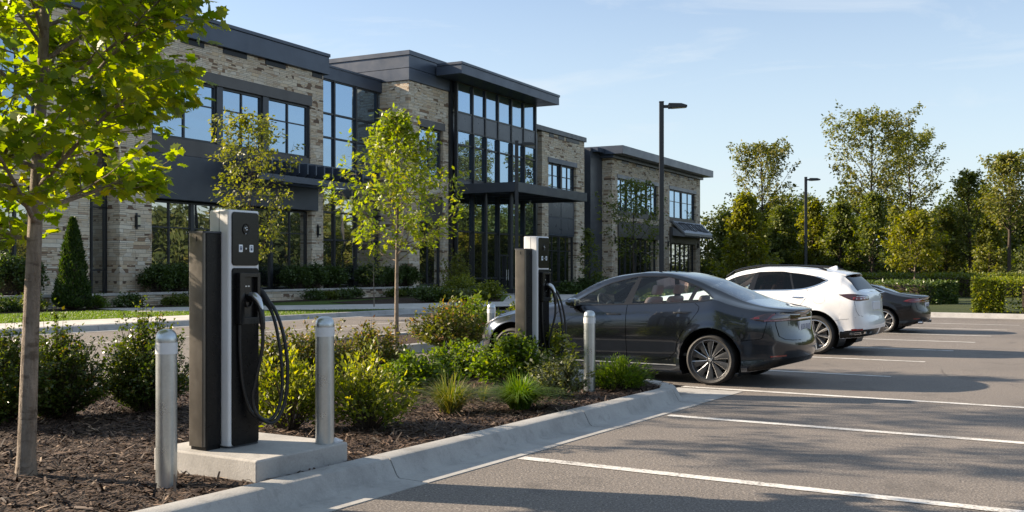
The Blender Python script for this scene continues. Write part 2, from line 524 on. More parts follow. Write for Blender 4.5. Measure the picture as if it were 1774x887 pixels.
def bed(name, poly_st, z, mat, amp=.02, step=.12):
    """uneven soil sheet filling a polygon given in lot coordinates"""
    ss = [p[0] for p in poly_st]; ts = [p[1] for p in poly_st]
    bm_v = {}; mb = MB()
    ns = int((max(ss) - min(ss)) / step); nt = int((max(ts) - min(ts)) / step)
    s0, t0 = min(ss), min(ts)
    ds = (max(ss) - s0) / ns; dt = (max(ts) - t0) / nt
    def hz(s, t):
        return z + amp * (math.sin(s*3.1 + t*1.7) + math.sin(s*1.3 - t*2.9 + 1) + .6*math.sin(s*7 + t*6)) * .45
    g = {}
    for i in range(ns + 1):
        for j in range(nt + 1):
            s, t = s0 + i*ds, t0 + j*dt
            edge = min(i, j, ns - i, nt - j) == 0
            g[i, j] = mb.verts([(*ST(s, t), z - .02 if edge else hz(s, t))])
    for i in range(ns):
        for j in range(nt):
            mb.face([g[i, j], g[i, j+1], g[i+1, j+1], g[i+1, j]])
    return tag(mb.build(name, mat, smooth=80), kind='structure'), hz
_, MULZ = bed('mulch_bed', [(-9, -10.6), (11.98, -4.92)], .125, M['mulch'])
sheet('strip_soil', st_poly((13.5, -14.05), (39.9, -14.05), (39.9, -11.95), (13.5, -11.95))[::-1], .11, M['mulch'])

# far side of the road: kerb, walk, lawn
far = [(-40 + k, -22.95) for k in range(101)][::1]
sweep_kerb('kerb', far, [(-.02, .06), (-.02, .15), (.12, .15), (.16, .13), (.2, .02), (.25, .008), (.6, .006), (.6, -.01), (-.02, -.01)], M['kerb'], joint=3)
def walk_slabs(name, s0, s1, t0, t1, z, step=1.5):
    mb = MB()
    s = s0
    while s < s1:
        mb.prism([ST(a, b) for a, b in ((s + .006, t0), (s + .006, t1), (s + step - .006, t1), (s + step - .006, t0))][::-1], z - .1, z)
        s += step
    return tag(mb.build(name, M['walk']), kind='structure')
walk_slabs('sidewalk', -40, 22, -25.35, -22.99, .155)
sheet('lawn', st_poly((-60, -80), (75, -80), (75, -22.97), (-60, -22.97))[::-1], .12, M['lawn'])
def bpoly(*p): return [BW(*q) for q in p]
def hexpoly(p): return p
# soil of the beds along the building, entry court and walk to it
sheet('planting_soil', bpoly((14, 30.6), (50.5, 30.6), (51.5, 31.8), (51.5, 34.3), (14, 34.3)), .135, M['mulch'])
sheet('planting_soil', bpoly((66.4, 30.0), (112, 30.0), (112, 36), (66.4, 36)), .135, M['mulch'])
sheet('entry_court', bpoly((51.5, 28.4), (66.3, 28.4), (66.3, 37), (51.5, 37)), .150, M['walk'])
PATH = [(-12.5, 35.2), (-3.9, 37.8), (.3, 41), (1.9, 46.5), (5.2, 57), (5.2, 62), (-.2, 60), (-.4, 46.8), (-4.0, 44.2), (-8.9, 41.7), (-15.2, 38.2)]
sheet('entry_path', PATH, .146, M['walk'])
sheet('planting_soil', [(-6.4, 43.2), (-4.0, 44.35), (-.55, 46.9), (-.55, 57), (-5.6, 54), (-8, 46)], .139, M['mulch'])

# end of the lot: kerbed green beyond the last bays
ENDK = [(36.2, 1.3 - k * .0 - .75*k) for k in range(0, 20)]
END = [(60, 40), (36.2 + 0, 40)] 
epath = [(35.9, 30 - .8*k) for k in range(0, 47)]
# outer side faces the lot, so walk it towards +t
epath = epath[::-1]
sweep_kerb('kerb', [(36.6, p[1]) for p in epath], [(-.1, .05), (-.1, .15), (.1, .15), (.16, .13), (.2, .02), (.5, .006), (.5, -.01), (-.1, -.01)], M['kerb'])
sheet('verge', st_poly((36.6, -7.6), (75, -7.6), (75, 60), (36.6, 60))[::-1], .13, M['field'])
sheet('verge', st_poly((40.5, -22), (75, -22), (75, -7.65), (40.5, -7.65))[::-1], .115, M['field'])

# ---------------------------------------------------------------- sky, sun, camera
SUN_EL = 24.0
SUN_DIR = Vector((-.972, .235, 0)).normalized()
sd = Vector((SUN_DIR.x * math.cos(math.radians(SUN_EL)), SUN_DIR.y * math.cos(math.radians(SUN_EL)), math.sin(math.radians(SUN_EL))))
L = bpy.data.lights.new('sun', 'SUN')
L.energy = 5.0; L.angle = math.radians(.55); L.color = (1.0, .83, .63)
lo = bpy.data.objects.new('sun', L); COL.objects.link(lo)
lo.rotation_euler = (-sd).to_track_quat('-Z', 'Y').to_euler()
lo.location = (-30, 5, 30)

W = bpy.data.worlds.new('World'); SC.world = W; W.use_nodes = True
wt = W.node_tree; wt.nodes.clear()
wo = wt.nodes.new('ShaderNodeOutputWorld'); bg = wt.nodes.new('ShaderNodeBackground')
sky = wt.nodes.new('ShaderNodeTexSky')
sky.sky_type = 'NISHITA'; sky.sun_disc = False
sky.sun_elevation = math.radians(SUN_EL)
sky.sun_rotation = math.atan2(SUN_DIR.x, SUN_DIR.y)
sky.air_density = 1.0; sky.dust_density = .15; sky.ozone_density = 1.6; sky.altitude = 50
# thin cirrus
tc = wt.nodes.new('ShaderNodeTexCoord')
mp = wt.nodes.new('ShaderNodeMapping'); mp.inputs['Scale'].default_value = (1.6, 1.6, 9.0); mp.inputs['Rotation'].default_value = (.0, math.radians(-11), .0)
wt.links.new(tc.outputs['Generated'], mp.inputs[0])
nz = wt.nodes.new('ShaderNodeTexNoise'); nz.inputs['Scale'].default_value = 2.6; nz.inputs['Detail'].default_value = 8; nz.inputs['Roughness'].default_value = .62; nz.inputs['Distortion'].default_value = .7
wt.links.new(mp.outputs[0], nz.inputs['Vector'])
rp = wt.nodes.new('ShaderNodeValToRGB'); rp.color_ramp.elements[0].position = .545; rp.color_ramp.elements[0].color = (0, 0, 0, 1)
rp.color_ramp.elements[1].position = .73; rp.color_ramp.elements[1].color = (.42, .42, .42, 1)
wt.links.new(nz.outputs[0], rp.inputs[0])
mx = wt.nodes.new('ShaderNodeMix'); mx.data_type = 'RGBA'
tn = wt.nodes.new('ShaderNodeMix'); tn.data_type = 'RGBA'; tn.blend_type = 'MULTIPLY'; tn.inputs[0].default_value = 1
wt.links.new(sky.outputs[0], tn.inputs[6]); tn.inputs[7].default_value = (.70, .63, .62, 1)
wt.links.new(rp.outputs[0], mx.inputs[0]); wt.links.new(tn.outputs[2], mx.inputs[6]); mx.inputs[7].default_value = (2.9, 3.05, 3.2, 1)
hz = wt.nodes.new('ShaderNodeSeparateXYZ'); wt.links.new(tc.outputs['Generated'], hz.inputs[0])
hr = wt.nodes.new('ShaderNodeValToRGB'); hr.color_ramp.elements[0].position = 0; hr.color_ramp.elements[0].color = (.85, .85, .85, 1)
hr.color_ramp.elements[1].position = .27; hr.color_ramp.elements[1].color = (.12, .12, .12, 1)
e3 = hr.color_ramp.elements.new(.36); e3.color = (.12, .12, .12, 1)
e4 = hr.color_ramp.elements.new(.62); e4.color = (.45, .45, .45, 1)  # overhead sky paled above the view, added to raise the fill light
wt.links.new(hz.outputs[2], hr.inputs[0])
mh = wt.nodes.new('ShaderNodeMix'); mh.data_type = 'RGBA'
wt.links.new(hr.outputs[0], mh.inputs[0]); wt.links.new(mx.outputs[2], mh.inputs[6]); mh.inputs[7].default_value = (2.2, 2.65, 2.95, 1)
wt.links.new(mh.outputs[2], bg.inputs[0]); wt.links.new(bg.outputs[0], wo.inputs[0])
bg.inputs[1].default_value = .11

cam = bpy.data.cameras.new('camera'); co = bpy.data.objects.new('camera', cam); COL.objects.link(co)
co.location = (0, 0, 1.5); co.rotation_euler = (PI/2, 0, 0)
cam.lens = 36 * 1816 / 1774; cam.sensor_width = 36; cam.shift_y = .0149
cam.clip_end = 3000; cam.clip_start = .05
SC.camera = co
SC.view_settings.view_transform = 'Standard'; SC.view_settings.look = 'None'
SC.view_settings.exposure = 1.52; SC.view_settings.gamma = 1.0
try: SC.view_settings.use_curve_mapping = False
except Exception: pass
SC.cycles.max_bounces = 8; SC.cycles.transparent_max_bounces = 12
SC.cycles.use_denoising = True
# ================================================================ BUILDING
BLD = thing('office_building', 'two-storey office building of pale ledgestone, dark metal and mirrored glass behind the lawn', 'office building', (0, 0, 0), TH_B)
def part(name, mb, mat, parent=None, **k): return mb.build(name, mat, parent or BLD, **k)

def wall_with_openings(mb, k0, k1, z0, z1, yf, th, holes):
    """front wall in x,z with real openings: split into boxes round the holes"""
    ks = sorted({k0, k1, *[h[0] for h in holes], *[h[1] for h in holes]})
    for a, b in zip(ks, ks[1:]):
        zs = [z0]
        hs = sorted([h for h in holes if h[0] <= a and h[1] >= b], key=lambda h: h[2])
        cur = z0
        for h in hs:
            if h[2] > cur: mb.box(a, b, yf, yf + th, cur, h[2])
            cur = h[3]
        if cur < z1: mb.box(a, b, yf, yf + th, cur, z1)

def window(k0, k1, z0, z1, y, cols, rows, fw=.09, depth=.14, glass='glass', barw=.06, name='window'):
    """frame with bars, panes set back inside; cols, rows are bar positions 0..1"""
    f = MB()
    f.box(k0, k0 + fw, y, y + depth, z0, z1); f.box(k1 - fw, k1, y, y + depth, z0, z1)
    f.box(k0 + fw, k1 - fw, y, y + depth, z0, z0 + fw); f.box(k0 + fw, k1 - fw, y, y + depth, z1 - fw, z1)
    for c, w in cols:
        x = k0 + (k1 - k0) * c
        f.box(x - w/2, x + w/2, y + (.0 if w > .12 else .03), y + depth - .01, z0 + fw, z1 - fw)
    for r in rows:
        z = z0 + (z1 - z0) * r
        f.box(k0 + fw, k1 - fw, y + .045, y + depth - .02, z - barw/2, z + barw/2)
    fo = part(name, f, M['frame'])
    p = MB()
    # each light tilts a hair so neighbouring reflections break up
    xs = [k0 + fw] + [k0 + (k1 - k0) * c for c, w in cols] + [k1 - fw]
    zs = [z0 + fw] + [z0 + (z1 - z0) * r for r in sorted(rows)] + [z1 - fw]
    for a, b in zip(xs, xs[1:]):
        for c, d in zip(zs, zs[1:]):
            j = [random.uniform(-.006, .006) for _ in range(4)]
            yy = y + depth * .62
            p.quad((a, yy + j[0], c), (b, yy + j[1], c), (b, yy + j[2] - j[0] + j[3] if False else yy + j[1] + j[3] - j[0], d), (a, yy + j[3], d))
    p.build('pane', M[glass], fo)
    return fo

G0 = .13
# ---- left wing
w = MB()
Y = 34.3
wall_with_openings(w, 24.9, 44.02, G0, 11.78, Y, 1.2,
    [(25.15, 26.9, G0, 4.7), (25.15, 26.9, 6.6, 10.45), (29.12, 30.62, G0, 6.6), (32.34, 43.07, G0, 6.6), (32.34, 42.95, 6.6, 10.52)])
w.box(24.9, 25.5, Y + 1.2, Y + 17, G0, 11.78)
w.box(43.3, 44.02, Y + 1.2, Y + 3, G0, 11.78)
part('stone_wall', w, M['stone'])
b = MB(); b.box(25.51, 44.0, Y + 1.21, Y + 1.4, G0, 11.7); b.box(25.51, 44.0, Y + 16.5, Y + 17, G0, 11.7)
part('inner_wall', b, M['frame'])
f = MB(); f.box(24.7, 44.25, Y - .22, Y + 17.3, 11.80, 12.72); f.box(24.65, 44.3, Y - .27, Y + 17.35, 12.725, 12.9)
part('roof', f, M['fascia'], bevel=.02)
# black blocks standing for the dark gaps under the eaves, where the stone stops short
v = MB()
for a, bb in ((31, 32.6), (34., 35.4), (36.6, 38.2), (39.5, 41.0), (43.1, 43.9)):
    v.box(a, bb, Y - .03, Y + .1, 11.55, 11.775)
part('eaves_gap', v, M['black'])
l = MB(); l.box(32.30, 43.02, Y - .06, Y + .3, 10.0, 10.52); part('lintel', l, M['bronze'])
for a, bb in ((32.4, 36.25), (36.62, 39.38), (39.78, 42.88)):
    window(a, bb, 7.32, 9.99, Y + .10, [(.5, .09)], [.62], fw=.10)
m = MB(); m.box(36.25, 36.62, Y + .02, Y + .4, 7.32, 9.99); m.box(39.38, 39.78, Y + .02, Y + .4, 7.32, 9.99); m.box(42.88, 42.95, Y + .05, Y + .4, 7.3, 9.99)
part('mullion', m, M['dark_metal'])
s = MB()
s.box(32.36, 42.94, Y + .04, Y + .3, 6.62, 7.31)
part('spandrel', s, M['bronze'])
h = MB(); h.box(32.0, 43.42, Y - .16, Y + .3, 4.62, 6.58); part('header_band', h, M['dark_metal'], bevel=.02)
window(32.4, 37.6, G0, 4.58, Y + .30, [(.24, .07), (.5, .2), (.74, .07)], [.74, .12], glass='glass_dark')
window(37.62, 43.05, G0, 4.58, Y + .30, [(.26, .07), (.5, .2), (.76, .07)], [.74, .12], glass='glass_dark')
window(29.14, 30.6, G0, 6.58, Y + .7, [(.5, .07)], [.22, .62], glass='glass_dark')
window(25.17, 26.88, G0, 4.68, Y + .3, [(.5, .1)], [.7], glass='glass_dark')
window(25.17, 26.88, 6.62, 10.4, Y + .2, [(.5, .1)], [.6])

def pergola(k0, k1, z0, z1, yw, out, nslat, mat, name='pergola', brackets=True, fin=.05):
    """open sunshade: front and side rails with rafters between"""
    p = MB()
    p.box(k0, k1, yw - out, yw - out + .10, z0, z0 + .30)
    p.box(k0, k1, yw - .12, yw - .02, z0 + .05, z0 + .35)
    for k in range(nslat):
        a = k0 + (k1 - k0 - fin) * k / (nslat - 1)
        p.prism_x([(yw - .12, z0 + .30), (yw - out + .1, z0 + .30), (yw - out - .18, z0 + .46), (yw - out - .18, z1 - .05), (yw - .12, z1)][::-1], a, a + fin)
    for q in range(5):
        y = yw - out + .25 + q * (out - .5) / 4
        p.box(k0, k1, y, y + .05, z1 - .02, z1 + .05)
    return part(name, p, mat)
pergola(36.9, 44.7, 5.72, 6.72, Y - .16, 1.75, 13, M['fascia'], fin=.09)

def wall_lamp(k, z, y):
    p = MB(); p.box(k - .09, k + .09, y - .16, y - .005, z - .24, z + .24)
    p.box(k - .05, k + .05, y - .04, y - .003, z - .34, z + .34)
    o = part('wall_lamp', p, M['pole'], bevel=.01)
    q = MB(); q.box(k - .07, k + .07, y - .175, y - .1605, z - .16, z + .16); q.build('lamp_glass', M['lamp_lens'], o)
wall_lamp(31.5, 3.6, Y); wall_lamp(43.55, 3.6, Y) 

# ---- glazed link between wing and tower
Y2 = 35.2
c = MB(); c.box(44.02, 50.62, Y2 - .05, Y2 + 6, 11.9, 12.55); c.box(44.02, 50.62, Y2 - .1, Y2 + 6, 12.555, 12.66)
part('roof', c, M['fascia'])
def curtain(k0, k1, y, ks, zs, spans, name='curtain_wall', mw=.12, glass='glass', low='glass_dark', zlow=6.3, sp='spandrel'):
    """mullion grid; spans: (z0, z1) rows filled with metal instead of glass"""
    f = MB()
    z0, z1 = zs[0], zs[-1]
    for k in ks: f.box(k - mw/2, k + mw/2, y, y + .2, z0, z1)
    for z in zs:
        f.box(k0, k1, y + .03, y + .17, z - .05, z + .05)
    fo = part(name, f, M['frame'])
    g = MB(); gl = MB(); s = MB(); gs = []
    kk = sorted({k0, k1, *ks})
    for a, b in zip(zs, zs[1:]):
        metal = any(a >= p - .01 and b <= q + .01 for p, q in spans)
        if metal and g.f: gs.append(g); g = MB()
        for x0, x1 in zip(kk, kk[1:]):
            if x1 - x0 < .15: continue
            tgt = s if metal else (gl if b <= zlow + .01 else g)
            j = [random.uniform(-.005, .005) for _ in range(3)]
            yy = y + (.06 if metal else .11)
            if metal: j = [0, 0, 0]
            tgt.quad((x0, yy + j[0], a), (x1, yy + j[1], a), (x1, yy + j[1] + j[2] - j[0], b), (x0, yy + j[2], b))
    for q in gs + [g]:
        if q.f: q.build('glass_pane', M[glass], fo)
    if gl.f: gl.build('glass_pane', M[low], fo)
    if s.f: s.build('spandrel', M[sp], fo)
    return fo
curtain(44.02, 50.62, Y2, [44.1, 46.2, 48.19, 50.25], [G0, 1.1, 3.2, 4.7, 6.25, 6.75, 8.75, 10.05, 11.88], [(6.25, 6.75)])
b = MB(); b.box(44.0, 50.6, Y2 + .4, Y2 + .6, G0, 12.); part('inner_wall', b, M['frame'])

# ---- tower
YT = 33.3
w = MB()
wall_with_openings(w, 50.6, 55.0, G0, 12.48, YT, .6, [(51.75, 54.42, 7.1, 10.45), (51.75, 54.42, G0, 6.0)])
w.box(50.6, 51.2, YT + .6, YT + 7, G0, 12.48); 
part('stone_wall', w, M['stone'])
q = MB(); q.box(51.2, 55.2, YT + .61, YT + .8, G0, 12.4); q.box(55.0, 55.25, YT - .18, YT + 1, G0, 14.0); part('inner_wall', q, M['frame'])
r = MB(); r.box(50.5, 55.62, YT - .1, YT + 7.3, 12.5, 13.19); r.box(50.495, 55.62, YT - .105, YT + 7.3, 13.21, 13.93); r.box(50.44, 55.66, YT - .16, YT + 7.35, 13.935, 14.2)
part('roof', r, M['fascia'], bevel=.012)
window(51.85, 54.32, 7.15, 10.0, YT + .15, [(.5, .12)], [.62], fw=.12)
l = MB(); l.box(51.6, 54.56, YT - .05, YT + .3, 10.0, 10.45); part('lintel', l, M['bronze'])
sp_ = MB(); sp_.box(51.77, 54.40, YT + .06, YT + .3, 4.35, 7.09) if False else sp_.box(51.77, 54.40, YT + .06, YT + .3, 4.4, 5.98)
part('spandrel', sp_, M['bronze'])
window(51.8, 54.38, G0, 4.38, YT + .25, [(.5, .1)], [.74, .14], glass='glass_dark')

# ---- entrance hall
YE = 32.8
ks = [55.28, 57.2, 58.82, 60.55, 62.43, 64.22, 66.1]
curtain(55.25, 66.15, YE, ks, [G0, 1.05, 3.97, 6.4, 7.2, 9.3, 10.16, 11.3, 13.12], [(10.16, 11.3), (6.4, 7.2)], mw=.14)
fins = MB()
for k in ks[1:-1]: fins.box(k - .06, k + .06, YE - .07, YE - .002, G0, 10.1)
part('mullion', fins, M['frame'])
rt = MB(); rt.box(66.17, 66.3, YE + .0, YE + 6, G0, 11.2); part('return_wall', rt, M['frame'])
gq = MB(); gq.box(66.06, 66.14, YE + .25, YE + 4, 11.32, 13.1); part('glass_pane', gq, M['glass'])
b = MB(); b.box(55.3, 66., YE + 6, YE + 6.2, G0, 13); part('inner_wall', b, M['frame'])
d = MB()
for a in (60.65, 61.55):
    d.box(a, a + .06, YE - .04, YE + .1, G0, 2.6); d.box(a + .82, a + .88, YE - .04, YE + .1, G0, 2.6); d.box(a + .06, a + .82, YE - .04, YE + .1, 2.5, 2.6); d.box(a + .06, a + .82, YE - .04, YE + .1, G0, .35)
do = part('door', d, M['frame'])
dh = MB()
for a in (61.42, 61.66): dh.tube([(a, YE - .12, .9), (a, YE - .12, 1.6)], .018, 8)
dh.build('handle', M['silver'], do)
r = MB()
r.prism([(53.2, 31.3), (66.7, 31.3), (66.7, 40), (55.68, 40), (55.68, 33.05), (53.2, 33.05)], 13.16, 13.70)
r.prism([(53.15, 31.25), (66.75, 31.25), (66.75, 40.05), (55.7, 40.05), (55.7, 33.0), (53.15, 33.0)], 13.705, 13.86)
part('roof', r, M['fascia'], bevel=.012)

# ---- entrance canopy
cn = MB()
c0, c1, cy = 55.0, 65.4, 28.6
cn.box(c0, c1, cy, cy + .16, 6.22, 6.8); cn.box(c0, c0 + .16, cy + .16, YE - .02, 6.22, 6.8); cn.box(c1 - .16, c1, cy + .16, YE - .02, 6.22, 6.8)
cn.box(c0 + .16, c1 - .16, cy + .16, YE - .02, 6.55, 6.74)
for k in range(1, 5):
    a = c0 + (c1 - c0) * k / 5
    cn.box(a - .06, a + .06, cy + .16, YE - .02, 6.3, 6.55)
co_ = part('canopy', cn, M['dark_metal'], bevel=.01)
for (k, y, rr) in ((56.05, 29.5, .13), (55.45, 30.9, .09)):
    p = MB(); p.tube([(k, y, .15), (k, y, 6.24)], rr, 14); p.box(k - rr*2, k + rr*2, y - rr*2, y + rr*2, .15, .45)
    p.build('canopy_column', M['frame'], co_, smooth=40)
dl = MB()
for k in range(5):
    for q in (29.6, 31.4):
        a = c0 + (c1 - c0) * (k + .5) / 5
        dl.box(a - .45, a + .45, q - .05, q + .05, 6.535, 6.549)
dl.build('strip_light', M['lamp_lens'], co_)

# ---- right stone block
YK = 33.3
w = MB()
wall_with_openings(w, 68.04, 75.6, G0, 11.62, YK, .7, [(69.1, 74.05, 4.15, 9.8), (69.1, 74.05, G0, 4.15)])
w.box(68.04, 68.7, YK + .7, YK + 4, G0, 11.62); w.box(74.9, 75.6, YK + .7, YK + 4, G0, 11.62)
part('stone_wall', w, M['stone'])
b = MB(); b.box(68.7, 74.9, YK + .71, YK + .9, G0, 11.6); b.box(66.3, 68.03, YK + 2.4, YK + 2.6, G0, 11.3); part('inner_wall', b, M['dark_metal'])
r = MB(); r.box(66.9, 75.75, YK - .14, YK + 9, 11.64, 12.0); part('roof', r, M['dark_metal'], bevel=.012)
v = MB()
for a, bb in ((69.2, 70.0), (70.8, 71.8), (72.2, 74.6)): v.box(a, bb, YK - .03, YK + .1, 11.35, 11.62)
part('eaves_gap', v, M['black'])  # black blocks drawn for the dark gaps at the stone top
l = MB(); l.box(69.0, 74.15, YK - .05, YK + .3, 9.5, 9.86); part('lintel', l, M['fascia'])
window(69.14, 71.45, 6.75, 9.48, YK + .18, [(.5, .08)], [.38, .68]); window(71.7, 74.0, 6.75, 9.48, YK + .18, [(.5, .08)], [.38, .68])
m = MB(); m.box(71.45, 71.7, YK + .1, YK + .4, 6.75, 9.48); part('mullion', m, M['frame'])
s = MB()
for a, bb in ((69.2, 71.5), (71.58, 73.95)):
    for z in (4.3, 5.55): s.box(a, bb, YK + .12, YK + .3, z, z + 1.12)
part('spandrel', s, M['spandrel'])
s = MB(); s.box(69.12, 74.03, YK + .16, YK + .32, 4.17, 6.74); part('panel_back', s, M['fascia'])
window(69.14, 74.0, G0, 4.15, YK + .25, [(.5, .14), (.25, .05), (.75, .05)], [.72, .14], glass='glass_dark')
wall_lamp(68.6, 3.4, YK); wall_lamp(75.0, 3.4, YK)

# ---- recess
YR = 36.
curtain(75.62, 83.7, YR, [75.7, 78.1, 80.4, 82.0], [G0, 3.2, 6.3, 7.6, 9.6, 10.9], [(6.3, 7.6)], glass='glass_dark')
s = MB(); s.box(75.62, 83.7, YR - .05, YR + .3, 10.92, 11.95); part('roof', s, M['fascia'])
b = MB(); b.box(75.6, 83.7, YR + .4, YR + .6, G0, 11.9); b.box(81.2, 83.72, YR - .8, YR - .02, G0, 11.9); part('inner_wall', b, M['dark_metal'])

# ---- right wing
YG = 34.3
w = MB()
wall_with_openings(w, 83.73, 108.5, G0, 11.22, YG, .7, [(85.05, 95.34, 6.3, 9.75), (98.67, 106.92, 6.3, 9.75), (85.05, 95.34, G0, 5.9), (98.67, 106.92, G0, 5.9)])
w.box(83.73, 84.4, YG + .7, YG + 4, G0, 11.22); w.box(107.8, 108.5, YG + .7, YG + 16, G0, 11.22)
part('stone_wall', w, M['stone'])
b = MB(); b.box(84.4, 107.8, YG + .71, YG + .9, G0, 11.2); part('inner_wall', b, M['frame'])
r = MB(); r.box(83.0, 109.0, 33.0, YG + 16, 11.5, 12.2); r.box(83.3, 108.7, YG - .3, YG + 15, 11.24, 11.498)
r.box(81.6, 83.0 - .01, YG + .4, YG + 4, 11.6, 11.98)
part('roof', r, M['fascia'], bevel=.012)
v = MB()
for a in (86, 89.5, 93, 95.5, 99, 101.5, 104.5): v.box(a, a + 1.6, YG - .03, YG + .1, 11.0, 11.235)
part('eaves_gap', v, M['black'])  # dark gaps under the roof drawn as black blocks
l = MB(); l.box(84.9, 95.5, YG - .05, YG + .3, 9.62, 9.95); l.box(98.5, 107.1, YG - .05, YG + .3, 9.62, 9.95); part('lintel', l, M['fascia'])
for a in np.linspace(85.1, 95.3, 5)[:-1]: window(a, a + 2.45, 6.75, 9.6, YG + .15, [(.5, .08)], [.62])
for a in (98.72, 102.85): window(a, a + 4.0, 6.8, 9.6, YG + .15, [(.5, .09)], [.6])
s = MB(); s.box(85.06, 95.33, YG + .05, YG + .3, 5.9 - .02, 6.74); s.box(98.68, 106.9, YG + .05, YG + .3, 5.9 - .02, 6.78); part('spandrel', s, M['bronze'])
h = MB(); h.box(85.0, 95.4, YG - .12, YG + .3, 4.5, 5.86); h.box(98.6, 107., YG - .12, YG + .3, 4.3, 5.86); part('header_band', h, M['bronze'])
for a in (85.07, 90.2): window(a, a + 5.1, G0, 4.48, YG + .25, [(.25, .1), (.5, .16), (.75, .1)], [.72], glass='glass_dark')
for a in (98.7, 102.8): window(a, a + 4.1, G0, 4.28, YG + .25, [(.33, .14), (.66, .14)], [.72], glass='glass_dark')
for k in (84.4, 95.9, 98.1, 107.6): wall_lamp(k, 4.2, YG)

# sloped metal awning with raised dark lettering, on the right wing
A0, A1 = 99.2, 108.6
aw = MB()
aw.prism_x([(YG - .12, 6.52), (YG - 1.4, 5.30), (YG - 1.4, 5.05), (YG - .12, 6.25)][::-1], A0, A1)
for k in range(12):
    a = A0 + (A1 - A0 - .08) * k / 11
    aw.prism_x([(YG - .13, 5.9), (YG - 1.36, 5.02), (YG - 1.36, 4.9), (YG - .13, 5.05)][::-1], a, a + .08)
awo = part('awning', aw, M['shade_panel'])
GLYPH = {  # strokes in a 1 x 1 cell
    'L': [((.1, 1), (.1, 0)), ((.1, 0), (.8, 0))], 'T': [((0, 1), (.9, 1)), ((.45, 1), (.45, 0))], 'C': [((.85, 1), (.15, .9)), ((.15, .9), (.1, .1)), ((.1, .1), (.85, 0))],
    'I': [((.45, 1), (.45, 0))], 'Z': [((.1, 1), (.85, 1)), ((.85, 1), (.1, 0)), ((.1, 0), (.85, 0))], 'A': [((.05, 0), (.45, 1)), ((.45, 1), (.85, 0)), ((.2, .4), (.7, .4))],
    'Y': [((.05, 1), (.45, .5)), ((.85, 1), (.45, .5)), ((.45, .5), (.45, 0))], 'E': [((.1, 1), (.1, 0)), ((.1, 1), (.8, 1)), ((.1, .5), (.7, .5)), ((.1, 0), (.8, 0))]}
lt = MB()
word = 'LYTTTCETTAZZZC'
cw = (A1 - A0 - .6) / len(word)
def aw_pt(k, h, o):                     # point on the sloping face; h 0..1 up the slope, o proud of it
    y = YG - 1.4 + 1.28 * h; z = 5.30 + 1.22 * h
    nl = math.hypot(1.28, 1.22)
    return (k, y - 1.22 / nl * o, z + 1.28 / nl * o)
for i, ch in enumerate(word):
    for (a, b) in GLYPH[ch]:
        k0, h0 = A0 + .3 + cw * (i + a[0] * .85), .24 + .60 * a[1]
        k1, h1 = A0 + .3 + cw * (i + b[0] * .85), .24 + .60 * b[1]
        d = Vector((k1 - k0, (h1 - h0) * 1.77)); nn = Vector((-d.y, d.x)).normalized() * .085
        pts = []
        for kk, hh, sgn in ((k0, h0, 1), (k1, h1, 1), (k1, h1, -1), (k0, h0, -1)):
            pts.append((kk + nn.x * sgn, hh + nn.y / 1.77 * sgn))
        n0 = lt.verts([aw_pt(k, h, .004) for k, h in pts]); n1 = lt.verts([aw_pt(k, h, .045) for k, h in pts])
        lt.face([n1 + q for q in range(4)]); lt.face([n1 + 3 - q for q in range(4)])
        for q in range(4):
            r_ = (q + 1) % 4; lt.face([n0 + q, n0 + r_, n1 + r_, n1 + q])
lt.build('lettering', M['pole'], awo)
cb = MB(); cb.box(108.52, 110.0, YG + .5, YG + 2.2, 6.6, 6.85); part('side_canopy', cb, M['limestone'])

# ---- low planter wall along the left wing
pw = thing('planter_wall', 'low pale stone retaining wall with a smooth cap along the foot of the building', 'planter wall', (0, 0, 0), TH_B)
a = MB(); a.box(20, 51.2, 32.3, 32.6, .1, .56); a.build('wall', M['stone'], pw)
a = MB()
k = 20.
while k < 51.2:
    a.box(k + .004, min(k + 1.6, 51.25) - .004, 32.22, 32.68, .562, .65); k += 1.6
a.build('cap', M['limestone'], pw)
tag(sheet('planter_soil', bpoly((20, 32.6), (51, 32.6), (51, 34.29), (20, 34.29)), .56, M['mulch']), kind='structure')
# ================================================================ PLANTS
def unit(a):
    return a / np.maximum(np.linalg.norm(a, axis=-1, keepdims=True), 1e-9)

